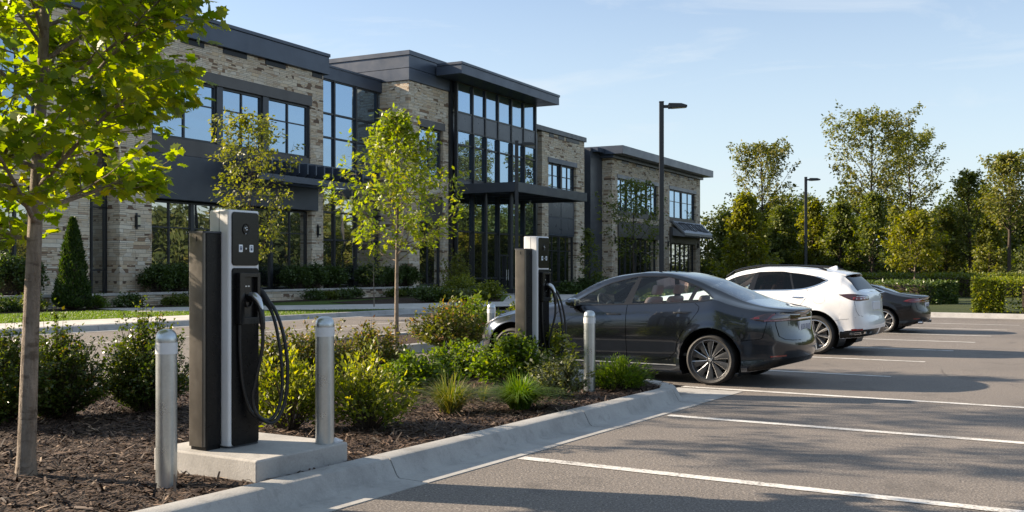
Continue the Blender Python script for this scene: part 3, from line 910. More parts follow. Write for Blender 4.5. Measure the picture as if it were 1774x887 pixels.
def leaves_mesh(name, P, D, Nn, Ln, Wd, mat, parent, shape='oval', rng=RNG, rnd=None):
    """leaf blades: P base, D axis, Nn facing, Ln length, Wd width"""
    D = unit(D); S = unit(np.cross(D, Nn)); U = np.cross(S, D)
    n = len(P)
    Ln = Ln[:, None]; Wd = Wd[:, None]
    if rnd is None: rnd = rng.random(n)
    if shape == 'oval':
        fold = (.10 + .15 * rng.random((n, 1))) * Wd
        V = np.stack([P, P + D*Ln*.42 + S*Wd*.5 + U*fold, P + D*Ln - U*Ln*.08, P + D*Ln*.42 - S*Wd*.5 + U*fold], 1).reshape(-1, 3)
        F = np.arange(4 * n).reshape(n, 4)
        return np_mesh(name, V, F, mat, parent, rnd)
    if shape == 'maple':
        T = np.array([(0, 0), (.10, .20), (.02, .44), (.22, .36), (.40, .62), (.46, .36), (.58, .30), (.66, .44), (.72, .22), (1., 0)])
        T = np.concatenate([T, np.stack([T[8:0:-1, 0], -T[8:0:-1, 1]], 1)])
        k = len(T)
        droop = (.18 * rng.random((n, 1, 1)))
        tx = T[None, :, 0:1]; ty = T[None, :, 1:2]
        V = P[:, None] + D[:, None]*Ln[:, None]*tx + S[:, None]*Wd[:, None]*ty - U[:, None]*Ln[:, None]*(droop*tx**2 + .16*np.abs(ty)*(.5 + droop*3))
        V = V.reshape(-1, 3); F = np.arange(k * n).reshape(n, k)
        return np_mesh(name, V, F, mat, parent, rnd)
    if shape == 'oak':          # lobed blade, fewer points
        T = np.array([(0, 0), (.22, .16), (.30, .42), (.48, .20), (.62, .36), (.74, .14), (1, 0)])
        T = np.concatenate([T, np.stack([T[5:0:-1, 0], -T[5:0:-1, 1]], 1)])
        k = len(T); tx = T[None, :, 0:1]; ty = T[None, :, 1:2]
        droop = .3 * rng.random((n, 1, 1))
        V = P[:, None] + D[:, None]*Ln[:, None]*tx + S[:, None]*Wd[:, None]*ty - U[:, None]*Ln[:, None]*(droop*tx**2 + .2*np.abs(ty))
        V = V.reshape(-1, 3); F = np.arange(k * n).reshape(n, k)
        return np_mesh(name, V, F, mat, parent, rnd)

def make_tree(name, label, loc, H, r0, z1, radfn, nlimb, nsub, nleaf, ll, lw, leafmat, barkmat, seed, shape='oval', lean=(0, 0),
              rise=(.9, .35), group=None, cat='tree', up=.2, sides=5, subl=.42, wob=.03, limb_r=.42, bias=None, droop=.35, top=.97):
    """tapered trunk with limbs and twigs; leaves sit along the twigs"""
    rng = np.random.default_rng(seed)
    T = thing(name, label, cat, loc, 0, group)
    mb = MB()
    nz_ = 14
    ph = rng.random(4) * 6
    def tr(h):
        f = h / H
        return np.array([lean[0]*f + wob*H*.3*(math.sin(f*5 + ph[0]) - math.sin(ph[0]))*f, lean[1]*f + wob*H*.3*(math.sin(f*4.3 + ph[1]) - math.sin(ph[1]))*f, h])
    def rad(h): return max(.004, r0 * (1 - h / H) ** .8 * .93 + r0*.02)
    hs = [0, .04*H*.3] + list(np.linspace(.03*H, H*top, nz_))
    rs = [r0*1.30, r0*1.06] + [rad(h) for h in hs[2:]]
    mb.tube([tr(h) for h in hs], rs, 12)
    P = []; D = []; N = []; Rn = []
    ga = 2.39996; az = rng.random() * 6.28
    for i in range(nlimb):
        f = (i + .5 + rng.uniform(-.4, .4)) / nlimb
        h = z1 + (H * top - z1) * f ** 1.05
        az += ga + rng.uniform(-.5, .5)
        Lr = radfn(f) * rng.uniform(.72, 1.12)
        if bias is not None: Lr *= 1 + bias[0]*math.cos(az) + bias[1]*math.sin(az)
        if Lr < .03: continue
        el = rise[0] + (rise[1] - rise[0]) * (1 - f) + rng.uniform(-.15, .15)   # rise[1] low down, rise[0] near the top
        dh = np.array([math.cos(az), math.sin(az), 0]); b = tr(h)
        tn = math.tan(min(el, 1.35))
        kink = rng.uniform(-.12, .12, 3) * Lr
        def lp(t):
            return b + dh*Lr*t + np.array([0, 0, Lr*(tn*t + up*t*t)]) + kink*math.sin(t*3.1)
        over = Lr*(tn + up) - (H*1.0 - h)
        if over > 0: tn = max(.15, (H*1.0 - h)/Lr - up)
        rl = max(.004, rad(h) * limb_r)
        ts = np.linspace(0, 1, 6)
        mb.tube([lp(t) for t in ts], [rl*(1 - .8*t) for t in ts], sides, cap=False)
        for j in range(nsub):
            t = .18 + .82 * ((j + rng.random()) / nsub) 
            p0 = lp(t)
            sgn = 1 if j % 2 else -1
            a2 = az + sgn * rng.uniform(.35, 1.15)
            Ls = (Lr * subl * (1.15 - .75*t) + .10*radfn(.4)) * rng.uniform(.7, 1.25)
            e2 = rng.uniform(-.1, .7)
            d2 = np.array([math.cos(a2)*math.cos(e2), math.sin(a2)*math.cos(e2), math.sin(e2)])
            if sides >= 4 or rng.random() < .6:
                mb.tube([p0, p0 + d2*Ls*.5, p0 + d2*Ls + np.array([0, 0, Ls*.08])], [rl*.32*(1.1 - t*.7) + .0015, rl*.2*(1.1-t*.7) + .0015, .002], 3, cap=False)
            m = max(1, int(nleaf * rng.uniform(.7, 1.3)))
            tt = rng.uniform(.15, 1.05, m) ** .8
            base = p0 + d2*Ls*tt[:, None] + np.stack([np.zeros(m), np.zeros(m), Ls*.08*tt**2], 1)
            jit = rng.normal(0, 1, (m, 3)) * ll * .55
            out = unit(d2[None] * .8 + rng.normal(0, .65, (m, 3)) + np.array([0, 0, -droop]))
            P.append(base + jit); D.append(out); N.append(unit(np.array([0, 0, 1.]) + rng.normal(0, .55, (m, 3)) + dh * .35))
            Rn.append(np.clip(rng.normal(.5, .2, m) + rng.normal(0, .08), 0, 1))
    P = np.concatenate(P); D = np.concatenate(D); N = np.concatenate(N); Rn = np.concatenate(Rn)
    n = len(P)
    sz = rng.uniform(.65, 1.25, n)
    mb.build('trunk', barkmat, T, smooth=60)
    leaves_mesh('crown', P, D, N, sz*ll, sz*lw, leafmat, T, shape, rng, Rn)
    return T

def make_shrub(name, label, loc, rx, ry, h, nst, npl, ll, lw, leafmat, stemmat, seed, group=None, cat='shrub', spread=.25, shoots=.15, t0=.3,
               shape='oval', bumpy=.22, upl=.5, rz=0., tipw=0., flat=1.0, jitter=.5):
    rng = np.random.default_rng(seed)
    T = thing(name, label, cat, loc, rz, group)
    mb = MB(); P = []; D = []; N = []; R = []
    lob = rng.random(6) * 6.28
    for i in range(nst):
        a = rng.random() * 2 * PI
        q = math.sqrt(rng.random())
        # end point inside a lumpy dome
        el = math.acos(1 - q*q) if rng.random() < .75 else rng.random()*1.3
        lump = 1 + bumpy*(.5*math.sin(3*a + lob[0]) + .5*math.sin(5*a + 4*el + lob[1])) + rng.uniform(-bumpy, bumpy)*.7
        x = math.sin(el)*math.cos(a)*rx*lump; y = math.sin(el)*math.sin(a)*ry*lump
        z = (.28 + .72*math.cos(el)**flat)*h*(1 + (lump - 1)*.6)
        if rng.random() < shoots: z *= rng.uniform(1.08, 1.28)
        r = rng.uniform(.4, 1)
        e = np.array([x, y, z]); b = np.array([x*spread*r, y*spread*r, 0.])
        c = np.array([x*.55, y*.55, z*.55])
        ts = np.linspace(0, 1, 5)
        pt = lambda t: (1-t)**2*b + 2*t*(1-t)*c + t*t*e
        pth = [pt(t) for t in ts]
        mb.tube(pth, [.006, .005, .004, .003, .0015], 3, cap=False)
        m = max(3, int(npl*rng.uniform(.7, 1.3)))
        tt = t0 + (1 - t0) * rng.random(m) ** .7
        base = np.array([pt(t) for t in tt])
        tan = unit(np.array([pt(min(1.02, t + .03)) - pt(t - .03) for t in tt]))
        rd = rng.normal(0, 1, (m, 3)); rd[:, 2] *= .6
        d = unit(tan*upl + unit(rd)*.8)
        P.append(base + rng.normal(0, 1, (m, 3))*ll*jitter); D.append(d); N.append(unit(rng.normal(0, .6, (m, 3)) + np.array([x*.4, y*.4, 1.])))
        R.append(np.clip(rng.normal(.42, .16, m) + tipw*(tt - .55), 0, 1))
    P = np.concatenate(P); D = np.concatenate(D); N = np.concatenate(N); R = np.concatenate(R)
    P[:, 2] = np.maximum(P[:, 2], .015)
    n = len(P); sz = rng.uniform(.6, 1.25, n)
    mb.build('stems', stemmat, T, smooth=60)
    leaves_mesh('foliage', P, D, N, sz*ll, sz*lw, leafmat, T, shape, rng, R)
    return T

def make_tuft(name, label, loc, r, h, n, w, mat, seed, group=None):
    """clump of arching grass blades"""
    rng = np.random.default_rng(seed)
    a = rng.random(n)*2*PI; sp = rng.random(n)**.6
    b = np.stack([np.cos(a)*r*.16*rng.random(n), np.sin(a)*r*.16*rng.random(n), np.zeros(n)], 1)
    dh = np.stack([np.cos(a), np.sin(a), np.zeros(n)], 1)
    hh = h*rng.uniform(.6, 1.1, n)*(1 - .35*sp); out = r*sp*rng.uniform(.6, 1.15, n)
    side = np.stack([-np.sin(a), np.cos(a), np.zeros(n)], 1)
    V = []
    K = 5
    for k in range(K):
        t = k/(K-1)
        c = b + dh*(out*t**1.6)[:, None] + np.array([0, 0, 1.])*(hh*(t*1.25 - .35*t**3*(1 + sp)))[:, None]
        ww = w*(1 - t**1.5)*.5 + .0006
        V += [c + side*ww, c - side*ww]
    V = np.stack(V, 1)     # n, 2K, 3
    F = []
    for k in range(K-1): F.append(np.arange(n)[:, None]*2*K + np.array([2*k, 2*k+1, 2*k+3, 2*k+2]))
    F = np.concatenate(F); rn = np.tile(rng.random(n), K-1)
    o = np_mesh(name, V.reshape(-1, 3), F, mat, None, rn)
    o.location = loc
    return tag(o, label, 'ornamental grass', group)

def crown_egg(R, wide=.35):
    return lambda f: R * (math.sin(PI * min(1, (f*.86 + .14)) ** .62) ** .8 if f < .999 else .05)
def crown_cone(R): return lambda f: R * (1 - f) ** .8 * (1 if f > .1 else .75 + 2.5*f) + .04*R
def crown_round(R): return lambda f: R * max(.05, (1 - (2*f - .85)**2 / 1.4)) ** .6

LEAF = {}
LEAF['maple'] = m_leaf('maple_leaf', [(0, (.065, .110, .010)), (.45, (.130, .180, .014)), (.8, (.21, .235, .018)), (1, (.30, .27, .022))], .42, .60)
LEAF['young'] = m_leaf('young_leaf', [(0, (.065, .105, .012)), (.45, (.12, .16, .018)), (.8, (.18, .20, .024)), (1, (.25, .23, .035))], .42, .5)
LEAF['yellow'] = m_leaf('yellow_leaf', [(0, (.065, .085, .010)), (.45, (.12, .13, .014)), (.8, (.17, .165, .02)), (1, (.22, .19, .03))], .5, .42)
LEAF['sparse'] = m_leaf('pale_leaf', [(0, (.07, .088, .02)), (.5, (.125, .14, .03)), (1, (.21, .20, .055))], .5, .35)
LEAF['olive'] = m_leaf('olive_leaf', [(0, (.045, .066, .016)), (.5, (.09, .115, .025)), (1, (.16, .16, .04))], .5, .3)
LEAF['tall'] = m_leaf('tall_leaf', [(0, (.055, .072, .020)), (.5, (.11, .125, .030)), (1, (.20, .17, .05))], .55, .3)
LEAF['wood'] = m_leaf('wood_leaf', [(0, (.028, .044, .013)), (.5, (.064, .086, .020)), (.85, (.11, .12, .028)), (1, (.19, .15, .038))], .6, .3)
LEAF['box'] = m_leaf('boxwood_leaf', [(0, (.030, .052, .017)), (.5, (.058, .092, .025)), (.85, (.09, .125, .034)), (1, (.13, .145, .045))], .4, .2)
LEAF['dark'] = m_leaf('dark_leaf', [(0, (.024, .042, .010)), (.5, (.052, .080, .015)), (.8, (.10, .115, .022)), (1, (.20, .10, .04))], .33, .3)
LEAF['gold'] = m_leaf('gold_leaf', [(0, (.050, .082, .012)), (.4, (.115, .145, .020)), (.75, (.205, .215, .038)), (1, (.32, .28, .09))], .45, .38)
LEAF['lime'] = m_leaf('lime_leaf', [(0, (.035, .07, .010)), (.45, (.075, .125, .015)), (.8, (.125, .165, .022)), (1, (.19, .19, .035))], .45, .38)
LEAF['hedge'] = m_leaf('hedge_leaf', [(0, (.05, .075, .010)), (.45, (.11, .14, .016)), (.8, (.18, .19, .024)), (1, (.25, .22, .035))], .45, .38)
LEAF['grey'] = m_leaf('grey_leaf', [(0, (.06, .075, .04)), (.5, (.11, .125, .07)), (1, (.21, .21, .13))], .45, .3)
LEAF['rust'] = m_leaf('rust_leaf', [(0, (.03, .048, .012)), (.4, (.065, .085, .018)), (.66, (.11, .115, .03)), (.82, (.17, .115, .05)), (1, (.24, .11, .07))], .5, .33)
LEAF['needle'] = m_leaf('conifer_leaf', [(0, (.014, .032, .008)), (.5, (.030, .060, .012)), (1, (.065, .095, .02))], .5, .25)
LEAF['tuft'] = m_leaf('tuft_blade', [(0, (.05, .08, .02)), (.5, (.10, .13, .035)), (.8, (.17, .16, .06)), (1, (.24, .19, .10))], .5, .35)
LEAF['tuft_green'] = m_leaf('green_blade', [(0, (.04, .09, .01)), (.5, (.085, .15, .018)), (1, (.15, .19, .03))], .45, .38)
LEAF['grass'] = m_leaf('lawn_blade', [(0, (.04, .075, .012)), (.5, (.07, .12, .02)), (1, (.12, .16, .04))], .5, .4)
M['bark'] = m_bark('maple_bark', (.14, .115, .092), (.36, .305, .25))
M['bark_dark'] = m_bark('dark_bark', (.035, .027, .021), (.10, .08, .062), .6)
M['bark_pale'] = m_bark('pale_bark', (.13, .105, .08), (.30, .25, .20), .8)
M['twig'] = m_simple('twig', (.055, .038, .026), .8, 0, .3, 20)

def at(px, Y, z=.0): return ((px - 887) / 1816 * Y, Y, z)

# ---- the near maple
make_tree('maple_tree', 'young maple with large bright lobed leaves, standing in the mulch at the left edge', (-3.27, 7.05, .10), 5.2, .066, 1.62,
          lambda f: 1.2 * (1 - .50*f) * (.95 + .3*min(f, .4)), 42, 12, 27, .086, .080, LEAF['maple'], M['bark'], 5, 'maple', lean=(.16, .0), rise=(.95, .16), up=.22, sides=7, wob=.012, limb_r=.46)
# ---- street trees on the island and lawn
make_tree('lawn_tree', 'slender young yellow-green tree in the island between the two chargers', (-1.83, 16.6, .10), 3.95, .042, 1.5, lambda f: 1.10*(1-f)**.95*(.80+1.2*min(f,.28)), 38, 8, 14, .10, .066, LEAF['young'], M['bark_pale'], 21, 'oak', rise=(1.0, .45), up=.25, wob=.012)
make_tree('sapling', 'thin many-stemmed sapling with sparse olive leaves behind the nearest charger', at(437, 33, .12), 6.2, .055, 1.3, lambda f: 1.75*(1-f)**.7*(.6+f), 28, 7, 14, .14, .08, LEAF['sparse'], M['bark_dark'], 32, 'oval', rise=(1.2, .9), up=.35, wob=.05)
make_tree('sapling', 'dull-green young tree before the right wing windows, left of the tall lamp pole', at(1098, 62, .13), 6.6, .07, 1.7, crown_egg(1.95), 26, 7, 10, .20, .12, LEAF['olive'], M['bark_dark'], 33, 'oval', rise=(1.1, .6))
make_tree('sapling', 'thin dark sapling at the stone corner of the recess left of the right wing', at(1020, 64, .13), 4.0, .05, .8, crown_egg(.62), 16, 6, 9, .18, .11, LEAF['olive'], M['bark_dark'], 34)
make_tree('sapling', 'small bare-stemmed sapling on the lawn edge before the round boxwoods', at(648, 40, .13), 2.3, .025, 1.0, crown_egg(.5), 12, 5, 6, .10, .05, LEAF['sparse'], M['bark_pale'], 35)
make_tree('lawn_tree', 'bright yellow-green cone-shaped tree just right of the building, behind the white car', at(1292, 50, .1), 5.0, .07, .4, crown_cone(1.5), 40, 8, 20, .19, .12, LEAF['yellow'], M['bark_pale'], 41, 'oval', rise=(.9, .25))
make_tree('lawn_tree', 'small bright yellow-green tree with a pale trunk behind the black car', at(1584, 46, .1), 3.9, .05, 1.25, crown_egg(1.25), 32, 8, 20, .15, .10, LEAF['yellow'], M['bark_pale'], 42, 'oval', rise=(.9, .35))

# ---- two trees standing left of the view; their shade falls across the bays
make_tree('shade_tree', 'high-crowned young tree outside the left edge, before the maple, shading the front bays', (-6.9, 10.75, .05), 5.6, .055, 3.3, crown_egg(1.15), 24, 7, 13, .11, .075, LEAF['young'], M['bark'], 23, 'oak', rise=(1., .5))
make_tree('shade_tree', 'high-crowned young tree outside the left edge, behind the maple, shading the middle bays', (-8.4, 13.9, .05), 6.6, .06, 3.9, crown_egg(1.3), 26, 7, 13, .12, .08, LEAF['young'], M['bark'], 24, 'oak', rise=(1., .5))

# ---- tall open trees before the wood
tl = 'tall trees standing before the wood'
def tall(px, Y, H, R, seed, label, z1=.36, leaf='tall', n=36, sub=9, nl=17, r0=.16, rise=(1.15, .55), ll=.25, fn=crown_round):
    return make_tree('tall_tree', label, at(px, Y, .0), H, r0, H*z1, fn(R), n, sub, nl, ll, ll*.62, LEAF[leaf], M['bark_dark'], seed, 'oval', rise=rise, group=tl, sides=4, subl=.36, wob=.03, limb_r=.5)
tall(1318, 88, 12.0, 2.45, 51, 'tall open-crowned tree rising behind the yellow-green cone tree')
tall(1508, 84, 14.0, 3.5, 52, 'tallest tree of the row, wide open crown above the black car', z1=.34, n=46, nl=18)
tall(1578, 88, 13.0, 2.6, 53, 'tall browner tree leaning against the right side of the tallest tree', z1=.36, leaf='sparse')
tall(1681, 84, 9.4, 1.9, 54, 'slim medium tree between the tallest tree and the one at the right edge', z1=.22, leaf='olive', fn=crown_egg)
tall(1748, 76, 9.9, 2.1, 55, 'tall open tree with a bare lower trunk above the sunlit clipped hedge', z1=.42, fn=crown_egg)
tall(1512, 78, 7.2, 1.9, 56, 'bushy mid-green tree in front of the foot of the tallest tree', z1=.15, leaf='olive', n=36, rise=(1., .4), fn=crown_cone)
tall(1455, 80, 6.6, 1.8, 57, 'dull olive bushy tree left of the tallest tree', z1=.12, leaf='olive', n=36, rise=(1., .4), fn=crown_cone)
tall(1410, 82, 6.9, 1.7, 58, 'olive bushy tree right beside the far lamp pole', z1=.12, leaf='yellow', n=34, rise=(1., .4), fn=crown_cone)
tall(1350, 84, 6.6, 1.8, 59, 'olive bushy tree left of the far lamp pole', z1=.12, leaf='olive', n=34, rise=(1., .4), fn=crown_cone)
tall(1640, 86, 6.6, 1.8, 60, 'low olive tree behind the small tree with the pale trunk', z1=.12, leaf='sparse', n=34, rise=(1., .4), fn=crown_cone)
tall(1262, 94, 6.6, 1.7, 61, 'dark bushy tree nearest to the right end of the building', z1=.12, leaf='olive', n=34, rise=(1., .4), fn=crown_cone)
tall(1715, 80, 5.6, 1.6, 62, 'rusty olive bush-like tree below the tall trees at the right', z1=.1, leaf='sparse', n=30, rise=(1., .4), fn=crown_cone)

# ---- the wood: one mass, trunks and leaf clumps, wrapping round to the right
def wood():
    rng = np.random.default_rng(77)
    P = []; S = []; R = []
    tk = MB()
    def tree(x, y, H, R0, k):
        n = int(k)
        a = rng.random(n)*2*PI; f = rng.random(n)
        prof = np.sin(PI*np.clip(f*.9 + .1, 0, 1))**.6
        rr = R0*prof*np.sqrt(rng.uniform(.25, 1, n))*(1 + .25*np.sin(3*a + f*9 + rng.random()*6))
        cl = rng.normal(0, .25, (n, 3))
        z = .4 + (H - .4)*f*(1 + .05*np.sin(a*2 + rng.random()*6))
        P.append(np.stack([x + np.cos(a)*rr, y + np.sin(a)*rr, z], 1) + cl)
        S.append(np.full(n, 1.)); R.append(np.clip(rng.normal(.42, .17, n) + rng.normal(0, .14), 0, 1))
        tk.tube([(x, y, 0), (x + rng.uniform(-.3, .3), y, H*.5), (x, y, H*.8)], [.17, .12, .05], 5, cap=False)
    for k in range(75):
        u = rng.random()
        y = rng.uniform(93, 114); x = .235*y + u*(62 - .235*y)
        tree(x, y, rng.uniform(6.4, 9.4), rng.uniform(1.7, 2.8), 1500)
    for k in range(110):                       # beyond the frame, what the facade mirrors
        u = rng.random()
        x = 48 + u*62; y = 100 - u*58 + rng.uniform(-9, 9)
        tree(x, y, rng.uniform(6.5, 10.), rng.uniform(2.2, 3.4), 420)
    for k in range(16):
        y = rng.uniform(117, 128)
        tree(rng.uniform(13, 32), y, rng.uniform(7.5, 10), rng.uniform(2., 3.), 1300)
    for k in range(12):
        y = rng.uniform(115, 119)
        tree(rng.uniform(17, 30), y, rng.uniform(2., 4.), rng.uniform(1.6, 2.4), 600)
    for k in range(40):
        y = rng.uniform(86, 96); x = rng.uniform(.225*y, 62)
        tree(x, y, rng.uniform(1.6, 3.6), rng.uniform(1.5, 2.4), 700)
    for k in range(28):
        tree(rng.uniform(40, 95), rng.uniform(122, 165), rng.uniform(8, 12), rng.uniform(2.4, 3.4), 380)
    nf = sum(len(p) for p in P)
    for k in range(85):                       # all round behind the viewer: what cars and steel mirror
        a = math.radians(168 + 165*k/84 + rng.uniform(-2, 2)); d = rng.uniform(40, 56)
        tree(d*math.cos(a), d*math.sin(a), rng.uniform(6.5, 10.), rng.uniform(2.2, 3.4), 330)
    P = np.concatenate(P); R = np.concatenate(R); n = len(P)
    far_ = np.arange(n) >= nf
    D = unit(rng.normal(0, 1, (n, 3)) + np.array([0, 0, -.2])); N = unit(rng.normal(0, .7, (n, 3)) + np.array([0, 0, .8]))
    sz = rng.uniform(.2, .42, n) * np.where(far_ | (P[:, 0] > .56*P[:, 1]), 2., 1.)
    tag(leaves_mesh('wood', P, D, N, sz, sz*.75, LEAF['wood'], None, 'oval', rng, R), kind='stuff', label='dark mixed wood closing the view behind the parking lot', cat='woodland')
    tag(tk.build('wood_trunks', M['bark_dark'], None, smooth=60), kind='stuff', label='dark trunks inside the wood behind the parking lot', cat='woodland')
wood()

# ---- hedges
def hedge(name, label, s0, s1, t0, t1, z0, h, n, ll, leaf, seed, cat='hedge'):
    rng = np.random.default_rng(seed)
    T = thing(name, label, cat, (*ST((s0+s1)/2, (t0+t1)/2), z0), TH_S)
    a, b = abs(s1-s0)/2, abs(t1-t0)/2
    x = rng.uniform(-1, 1, n); y = rng.uniform(-1, 1, n); z = rng.random(n)
    m = rng.random(n)
    k = np.abs(rng.normal(0, .10, n))
    face = rng.integers(0, 5, n)
    x = np.where(face == 0, -1 + k/a, np.where(face == 1, 1 - k/a, x))
    y = np.where(face == 2, -1 + k/b, np.where(face == 3, 1 - k/b, y))
    z = np.where(face == 4, 1 - k/h, z)
    bl = 1 + .06*np.sin(x*a*2.3 + 1)*np.sin(y*b*2.1) 
    P = np.stack([x*a*bl, y*b*bl, z*h*(1 + .05*np.sin(x*a*3 + y*b*2.2))], 1)
    out = np.stack([np.where(face == 0, -1., np.where(face == 1, 1., 0)), np.where(face == 2, -1., np.where(face == 3, 1., 0)), np.where(face == 4, 1., .3)], 1)
    D = unit(out + rng.normal(0, .6, (n, 3))); N = unit(rng.normal(0, .7, (n, 3)) + np.array([0, 0, .8]))
    sz = rng.uniform(.6, 1.3, n)*ll
    core = MB(); core.box(-a*.86, a*.86, -b*.86, b*.86, .02, h*.86); core.build('branches', M['twig'], T)
    leaves_mesh('foliage', P, D, N, sz, sz*.6, LEAF[leaf], T, 'oval', rng, np.clip(rng.normal(.5, .2, n), 0, 1))
    return T
hedge('clipped_hedge', 'sunlit clipped yellow-green hedge on the kerbed green at the right edge', 37.3, 39.2, -4.9, 11, .13, 1.12, 34000, .09, 'hedge', 81)
hedge('low_hedge', 'dark low hedge behind the black car below the wood', 46, 48.4, -18, -7.6, .1, .95, 12000, .13, 'box', 82)
hedge('low_hedge', 'dark green low hedge under the trees beside the building end', 60, 62.4, -17.5, -4, .1, 1.2, 14000, .18, 'olive', 83)

# ---- foundation planting along the building
bx = 'round boxwoods in the planter along the wall'
def in_bld(k, y, z): return (*BW(k, y), z)
for i, (k, r, h, lab) in enumerate([
        (24.6, 1.0, 1.45, 'large dark boxwood by the wall left of the maple trunk'), (25.5, .8, 1.3, 'dark boxwood right behind the maple trunk at the wall'),
        (31.85, .85, 1.15, 'boxwood at the foot of the stone pier left of the nearest charger'), (33.0, .85, 1.2, 'boxwood second from the stone pier, left of the charger'),
        (34.4, .9, 1.15, 'boxwood close behind the left side of the nearest charger'),
        (40.7, .85, 1.1, 'boxwood right of the nearest charger, first of the group below the sunshade'), (42.0, .95, 1.2, 'boxwood in the middle of the group below the sunshade'),
        (43.6, .95, 1.15, 'boxwood at the right stone pier below the sunshade'),
        (46.9, .95, 1.25, 'boxwood below the glazed link, left of the island tree trunk'), (48.6, .9, 1.1, 'boxwood right behind the island tree trunk'), (50.4, 1.0, 1.2, 'boxwood at the foot of the stone tower right of the island tree trunk')]):
    make_shrub('boxwood', lab, in_bld(k, 33.4, .55), r*.84, r*.72, h, 150, 26, .12, .08, LEAF['box'], M['twig'], 100 + i, bx, spread=.5, shoots=.02, bumpy=.06, t0=.55, flat=.55, jitter=.7)
gc = 'low evergreen mounds before the planter wall'
names = ['low dark mound before the planter wall, %s']
spots = [(22.4, 'far left, outside the picture edge'), (23.3, 'next to the maple trunk on its left'), (28.6, 'halfway from the clipped conifer to the stone pier'), (30.9, 'below the narrow dark window'), (31.9, 'below the stone pier'),
         (32.9, 'below the first boxwood right of the pier'), (33.9, 'left of the nearest charger, second'), (34.9, 'touching the left side of the nearest charger'), (39.6, 'right of the nearest charger, first'), (40.7, 'right of the nearest charger, second'),
         (41.8, 'below the sunshade end'), (42.9, 'below the stone pier at the sunshade'), (46.4, 'below the glazed link, left'), (47.6, 'below the glazed link, beside the bare sapling'), (48.8, 'left of the island tree trunk'), (49.9, 'right of the island tree trunk')]
for i, (k, w_) in enumerate(spots):
    make_shrub('low_shrub', names[0] % w_, in_bld(k, 31.5, .13), .56, .45, .34 + .05*(i % 3), 60, 18, .11, .07, LEAF['box' if i % 3 else 'olive'], M['twig'], 130 + i, gc, spread=.5, shoots=.08, t0=.4, jitter=.7)
make_shrub('low_shrub', 'low yellow-green mound left of the clipped conifer', in_bld(24.3, 31.4, .13), .5, .45, .5, 70, 20, .10, .06, LEAF['gold'], M['twig'], 151, gc, spread=.4)
make_shrub('low_shrub', 'low yellow-green mound on the right side of the clipped conifer', in_bld(26.7, 31.2, .13), .45, .4, .42, 60, 20, .10, .06, LEAF['lime'], M['twig'], 152, gc, spread=.4)

def conifer(label, loc, H, R, seed):
    rng = np.random.default_rng(seed)
    T = thing('clipped_conifer', label, 'conifer', loc)
    n = 9000
    f = rng.random(n)**1.25; a = rng.random(n)*2*PI
    rr = R*np.clip((1 - f)**.75*(1 + .9*np.minimum(f, .12)/.12*.12), 0, 2)*(1 + .10*np.sin(a*5 + f*14) + .07*np.sin(a*2 - f*9 + 1) + .05*np.sin(f*31)) * rng.uniform(.82, 1.05, n)
    rr = np.where(f < .06, rr*(.8 + f*3.3), rr)
    P = np.stack([np.cos(a)*rr, np.sin(a)*rr, .1 + (H - .1)*f], 1)
    D = unit(np.stack([np.cos(a)*.5, np.sin(a)*.5, np.full(n, .9)], 1) + rng.normal(0, .35, (n, 3)))
    N = unit(np.stack([np.cos(a), np.sin(a), np.full(n, .2)], 1) + rng.normal(0, .5, (n, 3)))
    core = MB(); core.lathe([(.05, 0), (R*.75, .12), (R*.8, H*.12), (R*.4, H*.55), (.02, H*.95)], 14); core.build('trunk', M['twig'], T)
    leaves_mesh('foliage', P, D, N, rng.uniform(.09, .17, n), rng.uniform(.04, .07, n), LEAF['needle'], T, 'oval', rng)
conifer('dense narrow cone-shaped conifer before the wall right of the maple trunk', in_bld(25.6, 31.0, .13), 3.2, .56, 161)

# entry beds
eb = 'shrubs in the bed by the entrance walk'
for i, (px, Y, rx, h, leaf, lab, sh) in enumerate([
        (800, 50, 1.1, 1.15, 'gold', 'large golden shrub in the entrance bed', .1), (790, 52, .8, 2.1, 'sparse', 'tall wispy shrub standing up behind the golden shrub', .5),
        (848, 49, .8, .8, 'gold', 'small golden mound at the right end of the entrance bed', .05), (745, 46.5, .75, .62, 'box', 'dark mound at the left end of the entrance bed', .05),
        (770, 47, .7, .58, 'olive', 'olive mound second from the left in the entrance bed', .05), (793, 47.3, .6, .5, 'grey', 'grey-leaved mound before the golden shrub', .05), (822, 48, .7, .5, 'olive', 'low olive mound left of the small golden mound', .05)]):
    make_shrub('bed_shrub', lab, at(px, Y, .14), rx, rx*.85, h, 90, 20, .12, .075, LEAF[leaf], M['twig'], 170 + i, eb, spread=.35, shoots=sh, tipw=.3)
rb = 'shrubs at the foot of the right part of the building'
for i, (px, Y, rx, h, lab) in enumerate([(1010, 64, .8, .9, 'dark shrub left of the recess by the right stone block'), (1035, 66, 1.0, 1.1, 'dark shrub below the recess, above the grey car roof'), (985, 63, .7, .6, 'low dark shrub at the right stone block')]):
    make_shrub('bed_shrub', lab, at(px, Y, .14), rx, rx*.8, h, 70, 18, .16, .1, LEAF['box'], M['twig'], 180 + i, rb, spread=.4)

